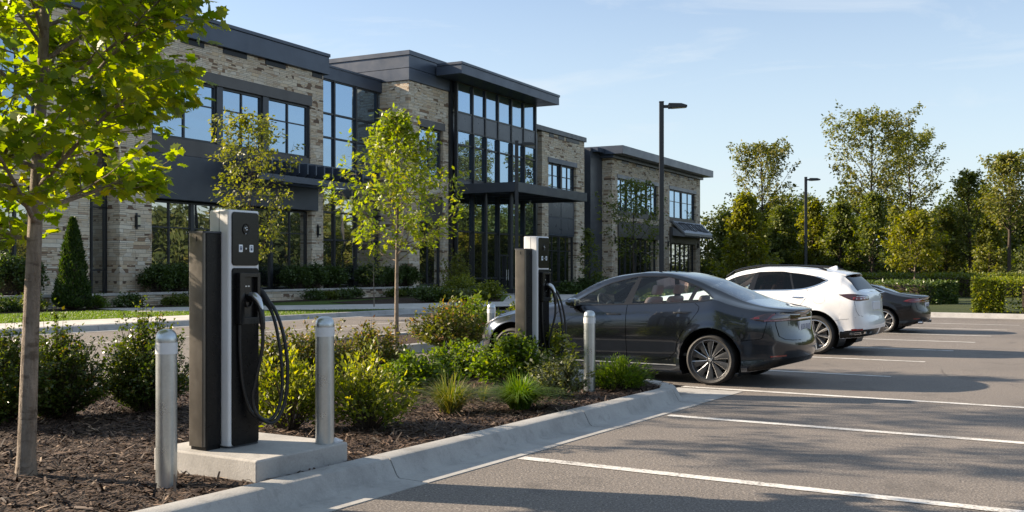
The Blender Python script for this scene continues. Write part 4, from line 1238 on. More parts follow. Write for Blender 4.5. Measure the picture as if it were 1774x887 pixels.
# ---- island shrubs, near
def isl(px, py, z=.125): 
    Y = 1816*(1.5 - z)/(py - 470)
    return ((px - 887)/1816*Y, Y, z - .02)
g1 = 'shrubs in the mulch island'
make_shrub('dark_shrub', 'rounded dark glossy shrub left of the maple trunk, reaching out of the picture', isl(-8, 735), .52, .46, .80, 260, 42, .040, .026, LEAF['dark'], M['twig'], 201, g1, tipw=.35, shoots=.12, t0=.2)
make_shrub('dark_shrub', 'rounded dark glossy shrub directly right of the maple trunk', isl(98, 722), .44, .42, .80, 270, 44, .040, .026, LEAF['dark'], M['twig'], 202, g1, tipw=.35, shoots=.12, t0=.2)
make_shrub('dark_shrub', 'dark glossy shrub with reddish shoots behind the front bollard', isl(252, 712), .46, .44, .84, 270, 44, .040, .026, LEAF['dark'], M['twig'], 203, g1, tipw=.4, shoots=.18, spread=.15, t0=.2)
make_shrub('gold_shrub', 'bright yellow-green shrub in the mulch right of the pad bollard', isl(640, 742), .40, .40, .58, 95, 30, .062, .024, LEAF['gold'], M['twig'], 204, g1, tipw=.55, shoots=.28, spread=.12, upl=.9)
make_shrub('gold_shrub', 'bright yellow-green shrub between the nearest charger and the pad bollard', isl(502, 742), .38, .36, .62, 85, 30, .062, .024, LEAF['gold'], M['twig'], 205, g1, tipw=.5, shoots=.2, spread=.12, upl=.9)
make_shrub('rust_shrub', 'tall leggy shrub with pinkish tips behind the pad bollard', isl(545, 664), .55, .5, .60, 150, 30, .055, .026, LEAF['rust'], M['twig'], 206, g1, tipw=.5, shoots=.4, spread=.2)
make_shrub('rust_shrub', 'tall leggy shrub with pinkish tips below the island tree', isl(648, 652), .45, .45, .60, 130, 28, .058, .028, LEAF['rust'], M['twig'], 207, g1, tipw=.6, shoots=.4, spread=.2)
make_shrub('rust_shrub', 'leggy shrub behind the right side of the nearest charger', isl(470, 668), .45, .45, .56, 110, 28, .055, .026, LEAF['rust'], M['twig'], 208, g1, tipw=.4, shoots=.4, spread=.2)
make_shrub('lime_shrub', 'fresh green shrub in the middle of the island left of the grass tuft', isl(722, 678), .46, .40, .42, 120, 30, .055, .032, LEAF['lime'], M['twig'], 209, g1, tipw=.35, shoots=.2, spread=.2)
make_shrub('lime_shrub', 'fresh green shrub behind the grass tuft in front of the grey car nose', isl(800, 652), .46, .4, .40, 110, 30, .06, .034, LEAF['lime'], M['twig'], 210, g1, tipw=.4, shoots=.25, spread=.2)
make_shrub('lime_shrub', 'leafy green shrub at the foot of the far charger, on its left', isl(882, 666), .44, .38, .56, 110, 28, .07, .042, LEAF['lime'], M['twig'], 211, g1, tipw=.4, shoots=.3, spread=.15)
make_shrub('lime_shrub', 'leafy yellow-green shrub at the foot of the far charger, on its right', isl(948, 660), .36, .32, .60, 70, 24, .07, .042, LEAF['gold'], M['twig'], 212, g1, tipw=.4, shoots=.35, spread=.15)
make_shrub('grey_shrub', 'grey-green small-leaved shrub left of the bollard by the grey car', isl(968, 686), .36, .34, .44, 70, 28, .048, .03, LEAF['grey'], M['twig'], 213, g1, shoots=.2, spread=.2)
make_shrub('juniper', 'low spreading dark green shrub at the kerb end right of the bollard', isl(1072, 672), .36, .34, .32, 150, 30, .05, .014, LEAF['lime'], M['twig'], 214, g1, shoots=.15, spread=.25, upl=1.6)
make_tuft('grass_tuft', 'arching tuft of straw-green ornamental grass beside the bright yellow-green shrub', (*isl(780, 714)[:2], .115), .62, .50, 700, .0075, LEAF['tuft'], 221, 'ornamental grasses in the island')
make_tuft('grass_tuft', 'vivid green rounded grass clump in front of the far charger', (*isl(900, 708)[:2], .115), .58, .44, 1300, .011, LEAF['tuft_green'], 222, 'ornamental grasses in the island')
make_tuft('grass_tuft', 'small thin tuft of straw-green grass beside the vivid green clump', (*isl(838, 694)[:2], .115), .2, .25, 140, .007, LEAF['tuft'], 223, 'ornamental grasses in the island')
# strip in front of the bays
g2 = 'shrubs in the strip before the car noses'
make_shrub('rust_shrub', 'bushy reddish-tipped shrub in the strip left of the grey car nose', isl(780, 604), .66, .55, .74, 140, 28, .085, .04, LEAF['rust'], M['twig'], 231, g2, tipw=.5, shoots=.35, spread=.25)
make_shrub('lime_shrub', 'small green shrub between the reddish-tipped shrub and the grey car nose', isl(818, 596), .42, .42, .85, 60, 22, .085, .05, LEAF['lime'], M['twig'], 232, g2, tipw=.3, shoots=.3)
for i, (s, h) in enumerate([(19.5, .7), (22.3, .8), (25.5, .75), (29, .8), (32.5, .8), (36, .8)]):
    make_shrub('strip_shrub', ['dark shrub in the strip behind the grey car', 'dark shrub in the strip behind the white car windows', 'dark shrub in the strip beyond the white car', 'dark shrub in the strip left of the black car', 'dark shrub in the strip behind the black car roof', 'dark shrub at the far end of the strip'][i],
               (*ST(s, -13), .1), .8, .7, h, 60, 18, .12, .07, LEAF['olive'], M['twig'], 240 + i, g2, spread=.3)

# ---- bark chips and grass blades
def chips():
    rng = np.random.default_rng(301)
    n = 62000
    s = rng.uniform(-2, 11.85, n); t = rng.uniform(-10.4, -4.95, n)
    # thicker towards the viewer
    X, Yw = ST(s, t)
    keep = rng.random(n) < np.clip(1.5 - (Yw - 6)/9, .18, 1)
    keep &= ~((s > 4.9) & (s < 5.83) & (t > -6.03) & (t < -4.99))
    s, t, X, Yw = s[keep], t[keep], X[keep], Yw[keep]
    n = len(s)
    z = .125 + .02*(np.sin(s*3.1 + t*1.7) + np.sin(s*1.3 - t*2.9 + 1) + .6*np.sin(s*7 + t*6))*.45 + rng.uniform(-.003, .012, n)
    near_edge = np.minimum(np.minimum(-4.92 - t, 11.98 - s), .12)/.12
    z = np.where(near_edge < 1, np.minimum(z, .118 + .02*near_edge), z)
    a = rng.random(n)*2*PI; tilt = rng.normal(0, .28, n)
    d = np.stack([np.cos(a)*np.cos(tilt), np.sin(a)*np.cos(tilt), np.sin(tilt)], 1)
    sd_ = unit(np.cross(d, np.array([0, 0, 1.])) + rng.normal(0, .25, (n, 3)))
    L_ = rng.gamma(3, .011, n)[:, None] + .012; W_ = rng.uniform(.003, .011, n)[:, None]
    P = np.stack([X, Yw, z], 1); up_ = np.cross(sd_, d)*L_*rng.uniform(-.12, .22, n)[:, None]
    V = np.stack([P - d*L_ - sd_*W_*.6, P - d*L_ + sd_*W_*.7, P + sd_*W_ + up_, P + d*L_ + sd_*W_*.4, P + d*L_ - sd_*W_*.5, P - sd_*W_ + up_], 1)
    F = np.concatenate([np.arange(n)[:, None]*6 + np.array([0, 1, 2, 5]), np.arange(n)[:, None]*6 + np.array([5, 2, 3, 4])])
    rn = np.tile(rng.random(n), 2)
    tag(np_mesh('bark_mulch', V.reshape(-1, 3), F, M['chips'], None, rn), 'loose dark brown bark mulch covering the planting island', 'mulch', kind='stuff')
chips()
def blades():
    rng = np.random.default_rng(302)
    n = 90000
    s = rng.uniform(4, 30, n); t = rng.uniform(-31, -23.05, n)
    k = ~((t > -25.4) & (t < -22.9) & (s < 22.0))
    X, Yw = ST(s, t)
    cb_, yb = CB*X + SB*Yw, -SB*X + CB*Yw
    k &= yb < 30.6
    ins = np.zeros(n, bool)
    for (xa, ya), (xb, yb2) in zip(PATH, PATH[1:] + PATH[:1]):
        c_ = (ya > Yw) != (yb2 > Yw)
        ins ^= c_ & (X < (xb - xa)*(Yw - ya)/(yb2 - ya + 1e-9) + xa)
    k &= ~ins
    X, Yw = X[k], Yw[k]; n = len(X)
    a = rng.random(n)*2*PI; ln = rng.uniform(.03, .075, n); w = rng.uniform(.006, .012, n)
    P = np.stack([X, Yw, np.full(n, .118)], 1)
    sd_ = np.stack([np.cos(a), np.sin(a), np.zeros(n)], 1)
    tip = P + np.stack([np.cos(a+1.5)*ln*.4, np.sin(a+1.5)*ln*.4, ln], 1)
    V = np.stack([P - sd_*w[:, None], P + sd_*w[:, None], tip], 1)
    tag(np_mesh('grass', V.reshape(-1, 3), np.arange(3*n).reshape(n, 3), LEAF['grass'], None, rng.random(n)), 'short mown grass of the lawn before the building', 'grass', kind='stuff')
blades()
# ================================================================ CHARGERS, BOLLARDS, LAMPS
def crom(pts, k=6):
    P = [Vector(p) for p in pts]; P = [2*P[0] - P[1]] + P + [2*P[-1] - P[-2]]
    out = []
    for i in range(1, len(P) - 2):
        a, b, c, d = P[i-1:i+3]
        for j in range(k):
            t = j / k
            out.append(.5*((2*b) + (c - a)*t + (2*a - 5*b + 4*c - d)*t*t + (3*b - a - 3*c + d)*t**3))
    out.append(P[-2]); return out

def rrect(x0, x1, z0, z1, r, n=5):
    pts = []
    for cx, cz, a0 in ((x1 - r, z0 + r, -90), (x1 - r, z1 - r, 0), (x0 + r, z1 - r, 90), (x0 + r, z0 + r, 180)):
        for k in range(n + 1):
            a = math.radians(a0 + 90*k/n); pts.append((cx + r*math.cos(a), cz + r*math.sin(a)))
    return pts

def make_charger():
    T = thing('ev_charger', 'tall black and white charging station standing on the concrete pad at the front left', 'charger', (0, 0, 0), TH_S, 'charging stations along the kerb')
    b = MB(); b.prism([(x, y) for x, y in rrect(.160, .505, 0.0, .200, .02)], .012, 1.665)
    shell = b.build('shell', M['white_shell'], T, smooth=35, bevel=.010)
    s = MB(); s.box(.1590, .163, .095, .0985, 1.5, 1.66); s.build('seam', M['black'], shell)
        # side units: brushed outer cheek and black cover
    for x0, x1, outer, side in ((0., .158, 0., 1), (.507, .585, .585, -1)):
        u = MB()
        u.prism(rrect(x0 + (.012 if side > 0 else 0), x1 - (0 if side > 0 else .012), .066, .232, .016), .03, 1.497)
        u.box(x0 + .02, x1 - .01, .075, .222, .0, .03)
        cv = u.build('cover', M['black'], T, smooth=35)
        k = MB()
        xa, xb = (x0 - .004, x0 + .030) if side > 0 else (x1 - .030, x1 + .004)
        k.prism(rrect(xa, xb, .0735, .2245, .0155), .028, 1.499)
        k.build('side_panel', M['champagne'], T, smooth=35)
        c = MB(); c.prism(rrect(x0 - .004, x1 + .001, .064, .234, .018), 1.4995, 1.512); c.build('cap', M['dark_metal'], T, smooth=35)
        if side > 0:
            q = MB(); q.box(-.0065, -.0042, .140, .144, 1.44, 1.475); q.build('latch', M['black'], T)
    p = MB(); p.prism_y(rrect(.186, .486, 1.275, 1.650, .028), -.010, .004)
    up = p.build('display_panel', M['screen'], T, smooth=30, bevel=.003)
    p = MB(); p.prism_y(rrect(.186, .486, .015, 1.258, .026), -.010, .004)
    lowp = p.build('lower_panel', M['black'], T, smooth=30, bevel=.003)
    q = MB(); q.box(.18, .50, .012, .17, 0, .02); q.build('plinth', M['dark_metal'], T)
    # round card reader with a bezel, a row of three lights and two icon plates
    r = MB(); r.lathe([(.031, -.0135), (.036, -.018), (.039, -.0135), (.039, -.0095)], 28, 'y', (.336, 0, 1.532)); rd = r.build('card_reader', M['blackgloss'], up, smooth=50)
    r = MB(); r.lathe([(.0005, -.0135), (.030, -.0128), (.0305, -.0102)], 28, 'y', (.336, 0, 1.532)); r.build('reader_glass', M['screen'], rd, smooth=40)
    for dx, dz, rr in ((-.010, .008, .006), (.008, .012, .005), (.004, -.006, .007), (.014, -.004, .004), (-.004, -.034, .006)):
        r = MB(); r.lathe([(.0004, -.0165), (rr*.7, -.0155), (rr, -.0132)], 12, 'y', (.336 + dx, 0, 1.532 + dz)); r.build('indicator', M['icon'] if rr < .0062 else M['silver'], rd, smooth=50)
    for cx in (.278, .398):
        r = MB(); r.prism_y(rrect(cx - .021, cx + .021, 1.370, 1.422, .006), -.0122, -.0098); ic = r.build('icon_plate', M['icon'], up)
        g = MB()
        if cx < .3:      # screen-like symbol
            for a in ((-.011, .011, 1.406, 1.410), (-.011, .011, 1.384, 1.388), (-.011, -.007, 1.384, 1.410), (.007, .011, 1.384, 1.410), (-.004, .005, 1.392, 1.401)): g.box(cx + a[0], cx + a[1], -.0136, -.0123, a[2], a[3])
        else:            # padlock-like symbol
            for a in ((-.010, .010, 1.382, 1.398), (-.008, -.005, 1.398, 1.410), (.005, .008, 1.398, 1.410), (-.008, .008, 1.4102, 1.413)): g.box(cx + a[0], cx + a[1], -.0136, -.0123, a[2], a[3])
        g.build('symbol', M['ink'], ic)
    r = MB(); r.lathe([(.0004, -.0126), (.007, -.0122), (.0075, -.0098)], 14, 'y', (.338, 0, 1.394)); r.build('indicator', M['silver'], up, smooth=50)
    # socket cradle
    h = MB()
    h.prism_y(rrect(.225, .275, .86, 1.225, .012), -.052, -.0105); h.prism_y(rrect(.430, .462, .86, 1.225, .012), -.046, -.0105)
    h.box(.275, .430, -.046, -.0105, 1.195, 1.222); h.box(.275, .430, -.046, -.0105, .862, .91)
    h.box(.275, .430, -.0135, -.0105, .91, 1.195)
    hol = h.build('holster', M['blackgloss'], T, bevel=.004)
    h = MB(); h.lathe([(.034, -.030), (.040, -.030), (.040, -.0136)], 20, 'y', (.352, 0, 1.02)); h.build('socket', M['rubber'], hol, smooth=40)
    h = MB()
    for k in range(2): h.box(.325 + .03*k, .345 + .03*k, -.0152, -.0137, 1.125, 1.133); 
    h.build('status_light', M['silver'], hol)
    # plug in its cradle
    gun = MB(); gun.tube(crom([(.345, -.025, 1.045), (.345, -.070, 1.050), (.348, -.118, 1.020), (.350, -.148, .955), (.350, -.160, .88), (.350, -.163, .83)]), [.030 - .0004*k for k in range(31)], 14)
    gn = gun.build('plug', M['blackgloss'], T, smooth=60)
    g2 = MB(); g2.tube(crom([(.345, -.050, 1.062), (.345, -.085, 1.062), (.347, -.122, 1.035), (.349, -.148, .985), (.35, -.158, .94)]), [.026]*12 + [.025 - .0012*k for k in range(13)], 14); g2.build('grip_shell', M['silver'], gn, smooth=60)
    A = [(.350, -.163, .85), (.348, -.160, .70), (.336, -.115, .50), (.330, -.080, .34), (.375, -.095, .22), (.49, -.14, .160), (.585, -.17, .27), (.622, -.18, .50), (.618, -.15, .75), (.592, -.085, .95), (.565, -.0, 1.045), (.552, .062, 1.075)]
    c = MB(); c.tube(crom(A, 8), .0140, 10); c.build('cable', M['cable'], T, smooth=70)
    B = [(.548, .062, 1.05), (.577, -.055, .95), (.598, -.12, .70), (.594, -.15, .45), (.555, -.15, .27), (.465, -.125, .180), (.36, -.045, .24), (.29, -.0225, .42), (.255, -.0225, .65), (.25, -.0225, .87)]
    c = MB(); c.tube(crom(B, 8), .0130, 10); c.build('cable', M['cable'], T, smooth=70)
    c = MB(); c.tube(crom([(.550, .066, 1.09), (.556, .03, 1.085), (.568, -.01, 1.04), (.583, -.06, .965)]), [.026]*8 + [.026 - .0008*k for k in range(11)], 12); c.build('strain_relief', M['rubber'], T, smooth=60)
    return T
CH = make_charger()
for o_ in CH.children_recursive:                 # slimmer column
    for v_ in o_.data.vertices:
        if v_.co.x > .16: v_.co.x = .16 + (v_.co.x - .16)*.84
CH.location = (*ST(5.0, -5.50), .265)
CH2 = copy_tree(CH)
CH2['label'] = 'second, farther charging station among green shrubs before the grey car'
CH2.location = (*ST(10.95, -6.5), .265)

def pad(name, label, s0, s1, t0, t1, z0, z1):
    T = thing(name, label, 'concrete pad', (*ST((s0+s1)/2, (t0+t1)/2), z0), TH_S, 'charger pads')
    m = MB(); a, b = (s1-s0)/2, (t1-t0)/2
    m.box(-a, a, -b, b, 0, z1 - z0); m.build('slab', M['concrete'], T, bevel=.012)
    return T
pad('charger_pad', 'square concrete pad carrying the nearest charger and one bollard', 4.93, 5.83, -6.0, -5.0, .03, .265)
pad('charger_pad', 'concrete pad hidden by shrubs under the farther charger', 10.9, 11.7, -7.0, -6.1, .03, .265)

def make_bollard(h=.95, r=.067):
    T = thing('bollard', '', 'bollard', group='steel bollards')
    m = MB(); m.lathe([(r, 0), (r, h - .115), (r*1.0, h - .112)], 28)
    m.build('post', M['galv'], T, smooth=40)
    m = MB(); m.lathe([(r + .0015, h - .150), (r + .003, h - .149), (r + .003, h - .082), (r + .0015, h - .081)], 28); m.build('reflective_band', M['reflect'], T, smooth=30)
    m = MB(); m.lathe([(r, h - .1115), (r + .0012, h - .11), (r + .0012, h - .06), (r*.93, h - .030), (r*.72, h - .011), (r*.4, h - .002), (.0005, h)], 28); m.build('cap', M['galv'], T, smooth=60)
    return T
B0 = make_bollard()
for i, (s, t, z, lab, hs) in enumerate([(None, None, .11, 'galvanised steel bollard with white band standing in the mulch left of the nearest charger', 1.07),
        (5.695, -5.10, .265, 'galvanised steel bollard standing on the corner of the charger pad', .96),
        (10.8, -5.62, .11, 'steel bollard in the mulch before the front door of the grey car', .985),
        (14.25, -9.2, .0, 'steel bollard beyond the nose of the grey car', 1.03)]):
    o = B0 if i == 0 else copy_tree(B0)
    o.location = (-2.235, 6.78, z) if s is None else (*ST(s, t), z)
    o.scale = (1, 1, hs); o['label'] = lab
pb = MB()
rngp = np.random.default_rng(9)
ring = []
for k in range(7):
    zz = k/6
    pb_r = math.sin(PI*min(.98, zz*.62 + .36))
    pb_row = [(.052*pb_r*math.cos(a)*(1 + .12*math.sin(3*a + k)), .036*pb_r*math.sin(a)*(1 + .1*math.sin(2*a + k)), .036*zz) for a in np.linspace(0, 2*PI, 13)[:-1]]
    ring.append(pb.verts(pb_row))
for a, b in zip(ring, ring[1:]):
    for k in range(12): pb.face([a + k, a + (k+1) % 12, b + (k+1) % 12, b + k])
pb.face([ring[-1] + k for k in range(12)])
po = pb.build('pale_stone', M['pebble'], None, smooth=60); po.location = (*ST(5.775, -5.07), .262); po.rotation_euler = (0, 0, .4)
tag(po, 'small pale stone lying on the pad beside the bollard', 'stone')

def make_lamp(H, w=.17, arm=.62):
    T = thing('lamp_pole', '', 'lamp pole', group='parking lot lamp poles')
    m = MB(); m.box(-w/2, w/2, -w/2, w/2, .02, H); m.box(-w*.56, w*.56, -w*.56, w*.56, H, H + .03)
    m.build('pole', M['pole'], T, bevel=.012)
    m = MB(); m.box(-.19, .19, -.19, .19, .0, .02)
    for a in (-.14, .14):
        for b in (-.14, .14): m.lathe([(.018, .02), (.018, .06), (.001, .062)], 8, 'z', (a, b, 0))
    m.build('base_plate', M['pole'], T)
    m = MB(); m.box(w/2, arm*.5, -.045, .045, H - .22, H - .11); m.build('arm', M['pole'], T, bevel=.008)
    m = MB(); m.prism_y([(arm*.42, H - .24), (arm*1.55, H - .20), (arm*1.55, H - .13), (arm*1.2, H - .06), (arm*.42, H - .05)], -.17, .17)
    hd = m.build('lamp_head', M['pole'], T, bevel=.012)
    m = MB(); m.prism_y([(arm*.62, H - .246), (arm*1.45, H - .2135), (arm*1.45, H - .206), (arm*.62, H - .236)], -.13, .13); m.build('lens', M['lamp_lens'], hd)
    return T
LP = make_lamp(7.95)
for i, (px, Y, z, rz, lab) in enumerate([(1146, 40, .0, -.05, 'tall black lamp pole rising behind the grey car, the nearest of the three'),
        (1396, 72, 0, -.05, 'far black lamp pole before the wood, right of the building'), (895, 52, .0, .1, 'black lamp pole in front of the glazed entrance hall')]):
    o = LP if i == 0 else copy_tree(LP)
    o.location = at(px, Y, z); o.rotation_euler = (0, 0, rz); o['label'] = lab
# ================================================================ CARS
def pchip(pts):
    x = np.array([p[0] for p in pts], float); y = np.array([p[1] for p in pts], float)
    h = np.diff(x); d = np.diff(y)/h; n = len(x); m = np.zeros(n)
    for i in range(1, n - 1):
        if d[i-1]*d[i] > 0:
            w1, w2 = 2*h[i] + h[i-1], h[i] + 2*h[i-1]
            m[i] = (w1 + w2)/(w1/d[i-1] + w2/d[i])
    m[0] = d[0]; m[-1] = d[-1]
    def f(q):
        q = min(max(q, x[0]), x[-1]); i = min(max(int(np.searchsorted(x, q)) - 1, 0), n - 2)
        t = (q - x[i])/h[i]
        return (2*t**3 - 3*t*t + 1)*y[i] + (t**3 - 2*t*t + t)*h[i]*m[i] + (-2*t**3 + 3*t*t)*y[i+1] + (t**3 - t*t)*h[i]*m[i+1]
    return f

class Car:
    def __init__(s, p):
        s.p = p; s.L = p['L']
        for k in ('ztop', 'zbelt', 'zdlo', 'zrail', 'yrail', 'wmax', 'zsill', 'tail', 'nose', 'side'): setattr(s, k, pchip(p[k]))
        s.zbw = pchip(p.get('zbw', p['zbelt']))
        s.xn = p.get('xn', .5); s.xt = p.get('xt', .42); s.en = p.get('en', 2.6); s.et = p.get('et', 3.2)
        s.shear = pchip(p.get('shear', [(0, 0), (s.L, 0)]))
    def fac(s, x):
        if x < s.xn: q = min(1, (s.xn - x)/s.xn); return max(0., 1 - q**s.en)**(1/s.en), q, -1
        if x > s.L - s.xt: q = min(1, (x - s.L + s.xt)/s.xt); return max(0., 1 - q**s.et)**(1/s.et), q, 1
        return 1., 0., 0
    def bottom(s, x):
        z = s.zsill(x)
        for xw, zc, R in s.p['arches']:
            if abs(x - xw) < R: z = max(z, zc + math.sqrt(max(0, R*R - (x - xw)**2)))
        return z
    def width(s, x, z):
        """half width of the side at height z, before the ends are rounded off"""
        zs, zb, zr = s.zsill(x), s.zbw(x), s.zrail(x)
        w = s.wmax(x)
        if z <= zb:
            y = w*s.side((z - zs)/max(1e-4, zb - zs))
        else:
            b = min(1, (z - zb)/max(1e-4, zr - zb)); wb = w*s.side(1.)
            yr = s.yrail(x)
            y = wb + (yr - wb)*b + .022*math.sin(PI*b)
        for xw, zc, R in s.p['arches']:            # flared lip round the wheels
            d = math.hypot(x - xw, z - zc)
            if z > zc - .15: y += s.p.get('flare', .018)*math.exp(-((d - R)/.055)**2)
        return y
    def pt(s, x, z, sgn=-1, off=0.):
        f, q, e = s.fac(x)
        y = s.width(x, z)*f
        xx = x
        if e > 0: xx = x + s.tail(z)*q*q
        if e < 0: xx = x + s.nose(z)*q*q
        zb, zd = s.zbelt(x), s.zdlo(x)
        if z > zb: xx += s.shear(x)*min(1, (z - zb)/max(.02, zd - zb))
        p = Vector((xx, sgn*y, z))
        return p
    def spt(s, x, z, sgn=-1, off=.004):
        e = .004
        p = s.pt(x, z, sgn)
        x1 = min(x + e, s.L - 1e-4); x0 = max(x - e, 1e-4)
        du = s.pt(x1, z, sgn) - s.pt(x0, z, sgn); dv = s.pt(x, z + e, sgn) - s.pt(x, z - e, sgn)
        n = du.cross(dv)
        if n.length < 1e-9: return p
        n.normalize()
        c = Vector((s.L/2, 0, z))
        if n.dot(p - c) < 0: n = -n
        return p + n*off
    def section(s, x):
        """rows from sill to roof centre, with tags of the zone above each row"""
        zb0, zb, zd, zr, zt = s.bottom(x), s.zbelt(x), s.zdlo(x), s.zrail(x), s.ztop(x)
        f, q, e = s.fac(x)
        rows = []
        for k in range(s.n1):
            z = zb0 + (zb - zb0)*k/s.n1; rows.append(s.pt(x, z))
        for k in range(s.n2):
            rows.append(s.pt(x, zb + (zd - zb)*k/s.n2))
        for k in range(s.n3):
            rows.append(s.pt(x, zd + (zr - zd)*k/s.n3))
        pr = s.pt(x, zr)
        for k in range(s.n4 + 1):
            a = PI/2*k/s.n4
            y = pr.y*math.cos(a)**.8 if k < s.n4 else 0.
            z = zr + (zt - zr)*math.sin(a)**.85
            xx = pr.x
            if e > 0: xx = x + s.tail(z)*q*q
            if e < 0: xx = x + s.nose(z)*q*q
            xx += s.p.get('bow', 0.)*(0 if e else 1)*0
            rows.append(Vector((xx, y, z)))
        return rows
    n1, n2, n3, n4 = 18, 6, 2, 9
    def columns(s):
        xs = set(np.round(np.arange(s.xn, s.L - s.xt, .05), 4))
        for u in np.linspace(0, 1, 15):
            q = 1 - (1 - u)**2.2
            xs.add(round(s.xn*(1 - q), 5)); xs.add(round(s.L - s.xt*(1 - q), 5))
        for xw, zc, R in s.p['arches']:
            xs = {x for x in xs if abs(abs(x - xw) - R) > .012 and abs(x - xw) > R}
            for a in np.linspace(0, PI, 27): xs.add(round(xw + R*math.cos(a), 5))
            xs.add(round(xw - R - .0008, 5)); xs.add(round(xw + R + .0008, 5))
        for c in s.p['cuts']:
            xs = {x for x in xs if abs(x - c) > .014 or any(abs(abs(x - w[0]) - w[2]) < .001 for w in s.p['arches'])}
            xs.add(c)
        return sorted(xs)
    def build_body(s, T, paint):
        xs = s.columns()
        secs = [s.section(x) for x in xs]
        R = len(secs[0])
        groups = {}
        zone = ['low']*s.n1 + ['dlo']*s.n2 + ['rail']*s.n3 + ['top']*s.n4
        def put(key, pts):
            g = groups.setdefault(key, [{}, [], []])
            ids = []
            for p in pts:
                k = (round(p.x, 5), round(p.y, 5), round(p.z, 5))
                if k not in g[0]: g[0][k] = len(g[1]); g[1].append(tuple(p))
                ids.append(g[0][k])
            u = []
            for i in ids:
                if i not in u: u.append(i)
            if len(u) > 2: g[2].append(u)
        for i in range(len(xs) - 1):
            xm = (xs[i] + xs[i+1])/2
            for j in range(R - 1):
                z_ = zone[j]; key = 'body'
                zc = (secs[i][j].z + secs[i+1][j+1].z)/2
                if z_ == 'dlo':
                    for nm, a, b in s.p['glass']:
                        if a <= xm <= b: key = nm
                    for a, b in s.p['pillars']:
                        if a <= xm <= b: key = 'pillar_trim'
                if z_ == 'top':
                    for nm, a, b in s.p['topglass']:
                        if a <= xm <= b and j - (s.n1 + s.n2 + s.n3) >= s.p.get('topskip', 1): key = nm
                if z_ == 'low' and s.p.get('clad') and s.p['clad'](xm, zc): key = 'lower_cladding'
                a, b, c, d = secs[i][j], secs[i+1][j], secs[i+1][j+1], secs[i][j+1]
                m = lambda v: Vector((v.x, -v.y, v.z))
                side_l = key + '|L' if z_ == 'dlo' and key != 'body' else key
                side_r = key + '|R' if z_ == 'dlo' and key != 'body' else key
                put(side_l, (a, b, c, d)); put(side_r, (m(d), m(c), m(b), m(a)))
        objs = {}
        body = None
        for key in ['body'] + [k for k in groups if k != 'body']:
            g = groups[key]; nm = key.split('|')[0]
            mat = paint if nm == 'body' else M['blackgloss'] if nm == 'pillar_trim' else M['black'] if nm == 'lower_cladding' else s.p['glassmat'][nm]
            name = {'front_glass': 'side_window', 'rear_glass': 'side_window', 'quarter_glass': 'quarter_window'}.get(nm, nm)
            me = bpy.data.meshes.new(name); me.from_pydata(g[1], [], g[2]); me.materials.append(mat)
            me.polygons.foreach_set('use_smooth', [True]*len(g[2])); me.set_sharp_from_angle(angle=math.radians(50)); me.update()
            link(name, me, T)
        return T
    # -------- things laid on the surface
    def strip(s, mb, path, w=.006, off=.0025, sgns=(-1, 1)):
        """thin band along a side-view path of (x, z)"""
        for sg in sgns:
            V = [Vector((*p, 0)) for p in path]
            ids = []
            for i, p in enumerate(V):
                d = (V[min(i+1, len(V)-1)] - V[max(i-1, 0)]).normalized(); nn = Vector((-d.y, d.x, 0))*w/2
                a, b = p + nn, p - nn
                ids.append(mb.verts([s.spt(a.x, a.y, sg, off), s.spt(b.x, b.y, sg, off)]))
            for a, b in zip(ids, ids[1:]):
                q = [a, b, b+1, a+1]
                mb.face(q if sg < 0 else q[::-1])
    def patch(s, mb, lo, hi, x0, x1, n=26, m=6, off=.005, sgns=(-1, 1), thick=True):
        """raised panel between two side-view curves"""
        fl, fh = pchip(lo), pchip(hi)
        for sg in sgns:
            ids = {}
            for i in range(n + 1):
                u = i/n
                x = x0 + (x1 - x0)*(u if x1 < s.L - s.xt else 1 - (1-u)**1.6)
                for j in range(m + 1):
                    z = fl(x) + (fh(x) - fl(x))*j/m
                    edge = i in (0, n) or j in (0, m)
                    ids[i, j] = mb.verts([s.spt(x, z, sg, .0012 if edge and thick else off)])
            for i in range(n):
                for j in range(m):
                    q = [ids[i, j], ids[i+1, j], ids[i+1, j+1], ids[i, j+1]]
                    mb.face(q if sg < 0 else q[::-1])

